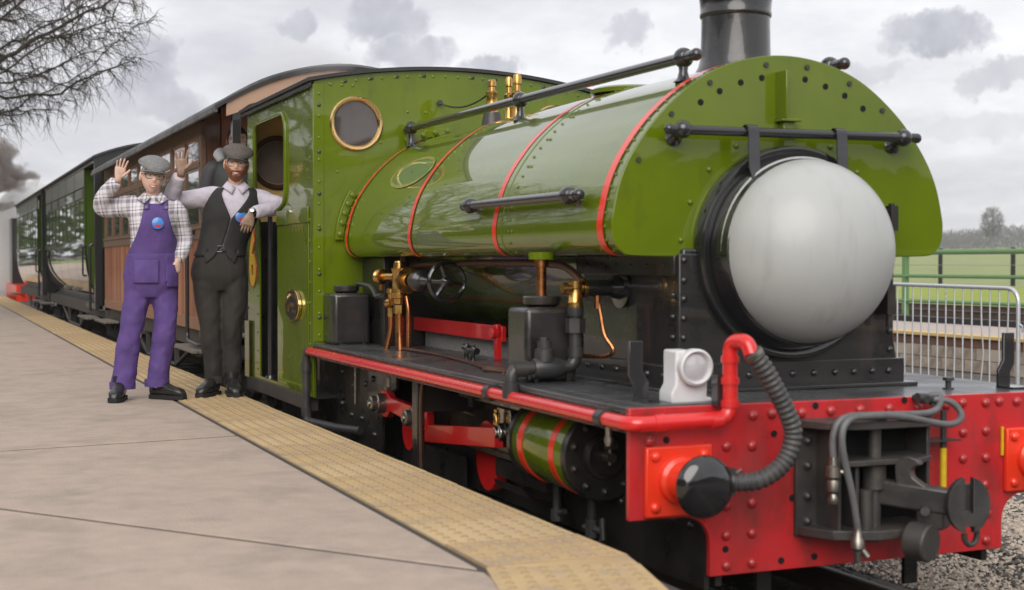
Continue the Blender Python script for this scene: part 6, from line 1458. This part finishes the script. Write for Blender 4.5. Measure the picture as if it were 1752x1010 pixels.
evergreens('unseen evergreen belt added to darken the reflections in the engine front', 14000, lambda t, r: 24+r.random()*3, lambda t, r: -12+70*t, 3.6, 9)

# ---- the engine at the far end, its smoke and steam
en = thing('distant_locomotive', (-43.6, YC, 0), 'distant locomotive with red frame half hidden in steam beyond the last carriage', 'locomotive')
part('frame', MB().box(-46.5, -41.2, 2.3, 4.1, .25, .68), 'buffer_red', en)
part('tank', MB().lathe([(0, .55), (3.2, .55), (3.25, .5)], (-45.0, YC, 1.45), (1, 0, 0), 24), 'coach_black', en)
part('cab', MB().box(-46.4, -45.0, 2.4, 4.0, .68, 2.6), 'coach_black', en)
part('chimney', MB().lathe([(0, .16), (.5, .15), (.55, .2), (.75, .2)], (-42.4, YC, 1.9), (0, 0, 1), 16), 'coach_black', en)
def vol(name, label, c, r, colr, dens, nscale, seed, lo, hi, cat):
    b = MB().sphere((0, 0, 0), 1, 24, 16); o = b.build(name, 'hole_shade_black', angle=180); o.location = c; o.scale = r
    m = bpy.data.materials.new(name); m.use_nodes = True; nt = m.node_tree; N = nt.nodes; L = nt.links; N.clear()
    out = N.new('ShaderNodeOutputMaterial'); pv = N.new('ShaderNodeVolumePrincipled'); L.new(pv.outputs[0], out.inputs['Volume'])
    pv.inputs['Color'].default_value = (*colr, 1); pv.inputs['Anisotropy'].default_value = .2
    tcn = N.new('ShaderNodeTexCoord'); ln = N.new('ShaderNodeVectorMath'); ln.operation = 'LENGTH'; L.new(tcn.outputs['Object'], ln.inputs[0])
    nz = N.new('ShaderNodeTexNoise'); nz.noise_dimensions = '4D'; nz.inputs['W'].default_value = seed; nz.inputs['Scale'].default_value = nscale; nz.inputs['Detail'].default_value = 5; nz.inputs['Roughness'].default_value = .6
    L.new(tcn.outputs['Object'], nz.inputs['Vector'])
    su = N.new('ShaderNodeMath'); su.operation = 'MULTIPLY_ADD'; L.new(ln.outputs['Value'], su.inputs[0]); su.inputs[1].default_value = -.55; L.new(nz.outputs[0], su.inputs[2])
    mr = N.new('ShaderNodeMapRange'); L.new(su.outputs[0], mr.inputs[0]); mr.inputs[1].default_value = lo; mr.inputs[2].default_value = hi; mr.inputs[4].default_value = dens
    L.new(mr.outputs[0], pv.inputs['Density']); o.data.materials.clear(); o.data.materials.append(m)
    return tag(o, label, cat, kind='stuff')
vol('smoke', 'dark brown smoke billowing above the far end of the train', (-46.5, 1.35, 4.0), (2.5, 2.0, 1.3), (.42, .38, .36), 7.0, 1.9, 3, .04, .13, 'smoke')
vol('steam', 'white steam drifting beside the last carriage', (-47.5, 3.1, 1.75), (3.0, 1.35, 2.1), (.99, .99, .99), 1.6, 1.2, 7, -.2, .2, 'steam')
vol('steam_wisp', 'thin wisp of steam over the brown carriage roof', (-11.9, 3.0, 2.85), (1.0, .9, .34), (.97, .97, .98), .8, 1.7, 11, .05, .3, 'steam')
# ---- damp air: far trees fade
hz = MB().box(-460, 60, -75, 430, -1.2, 24).build('haze', 'hole_shade_black'); m = bpy.data.materials.new('haze'); m.use_nodes = True; nt = m.node_tree; nt.nodes.clear()
ho = nt.nodes.new('ShaderNodeOutputMaterial'); hv = nt.nodes.new('ShaderNodeVolumePrincipled'); hv.inputs['Color'].default_value = (.93, .94, .97, 1); hv.inputs['Density'].default_value = .0004
nt.links.new(hv.outputs[0], ho.inputs['Volume']); hz.data.materials.clear(); hz.data.materials.append(m); tag(hz, 'thin grey haze in the damp air over the fields', 'haze', kind='stuff')
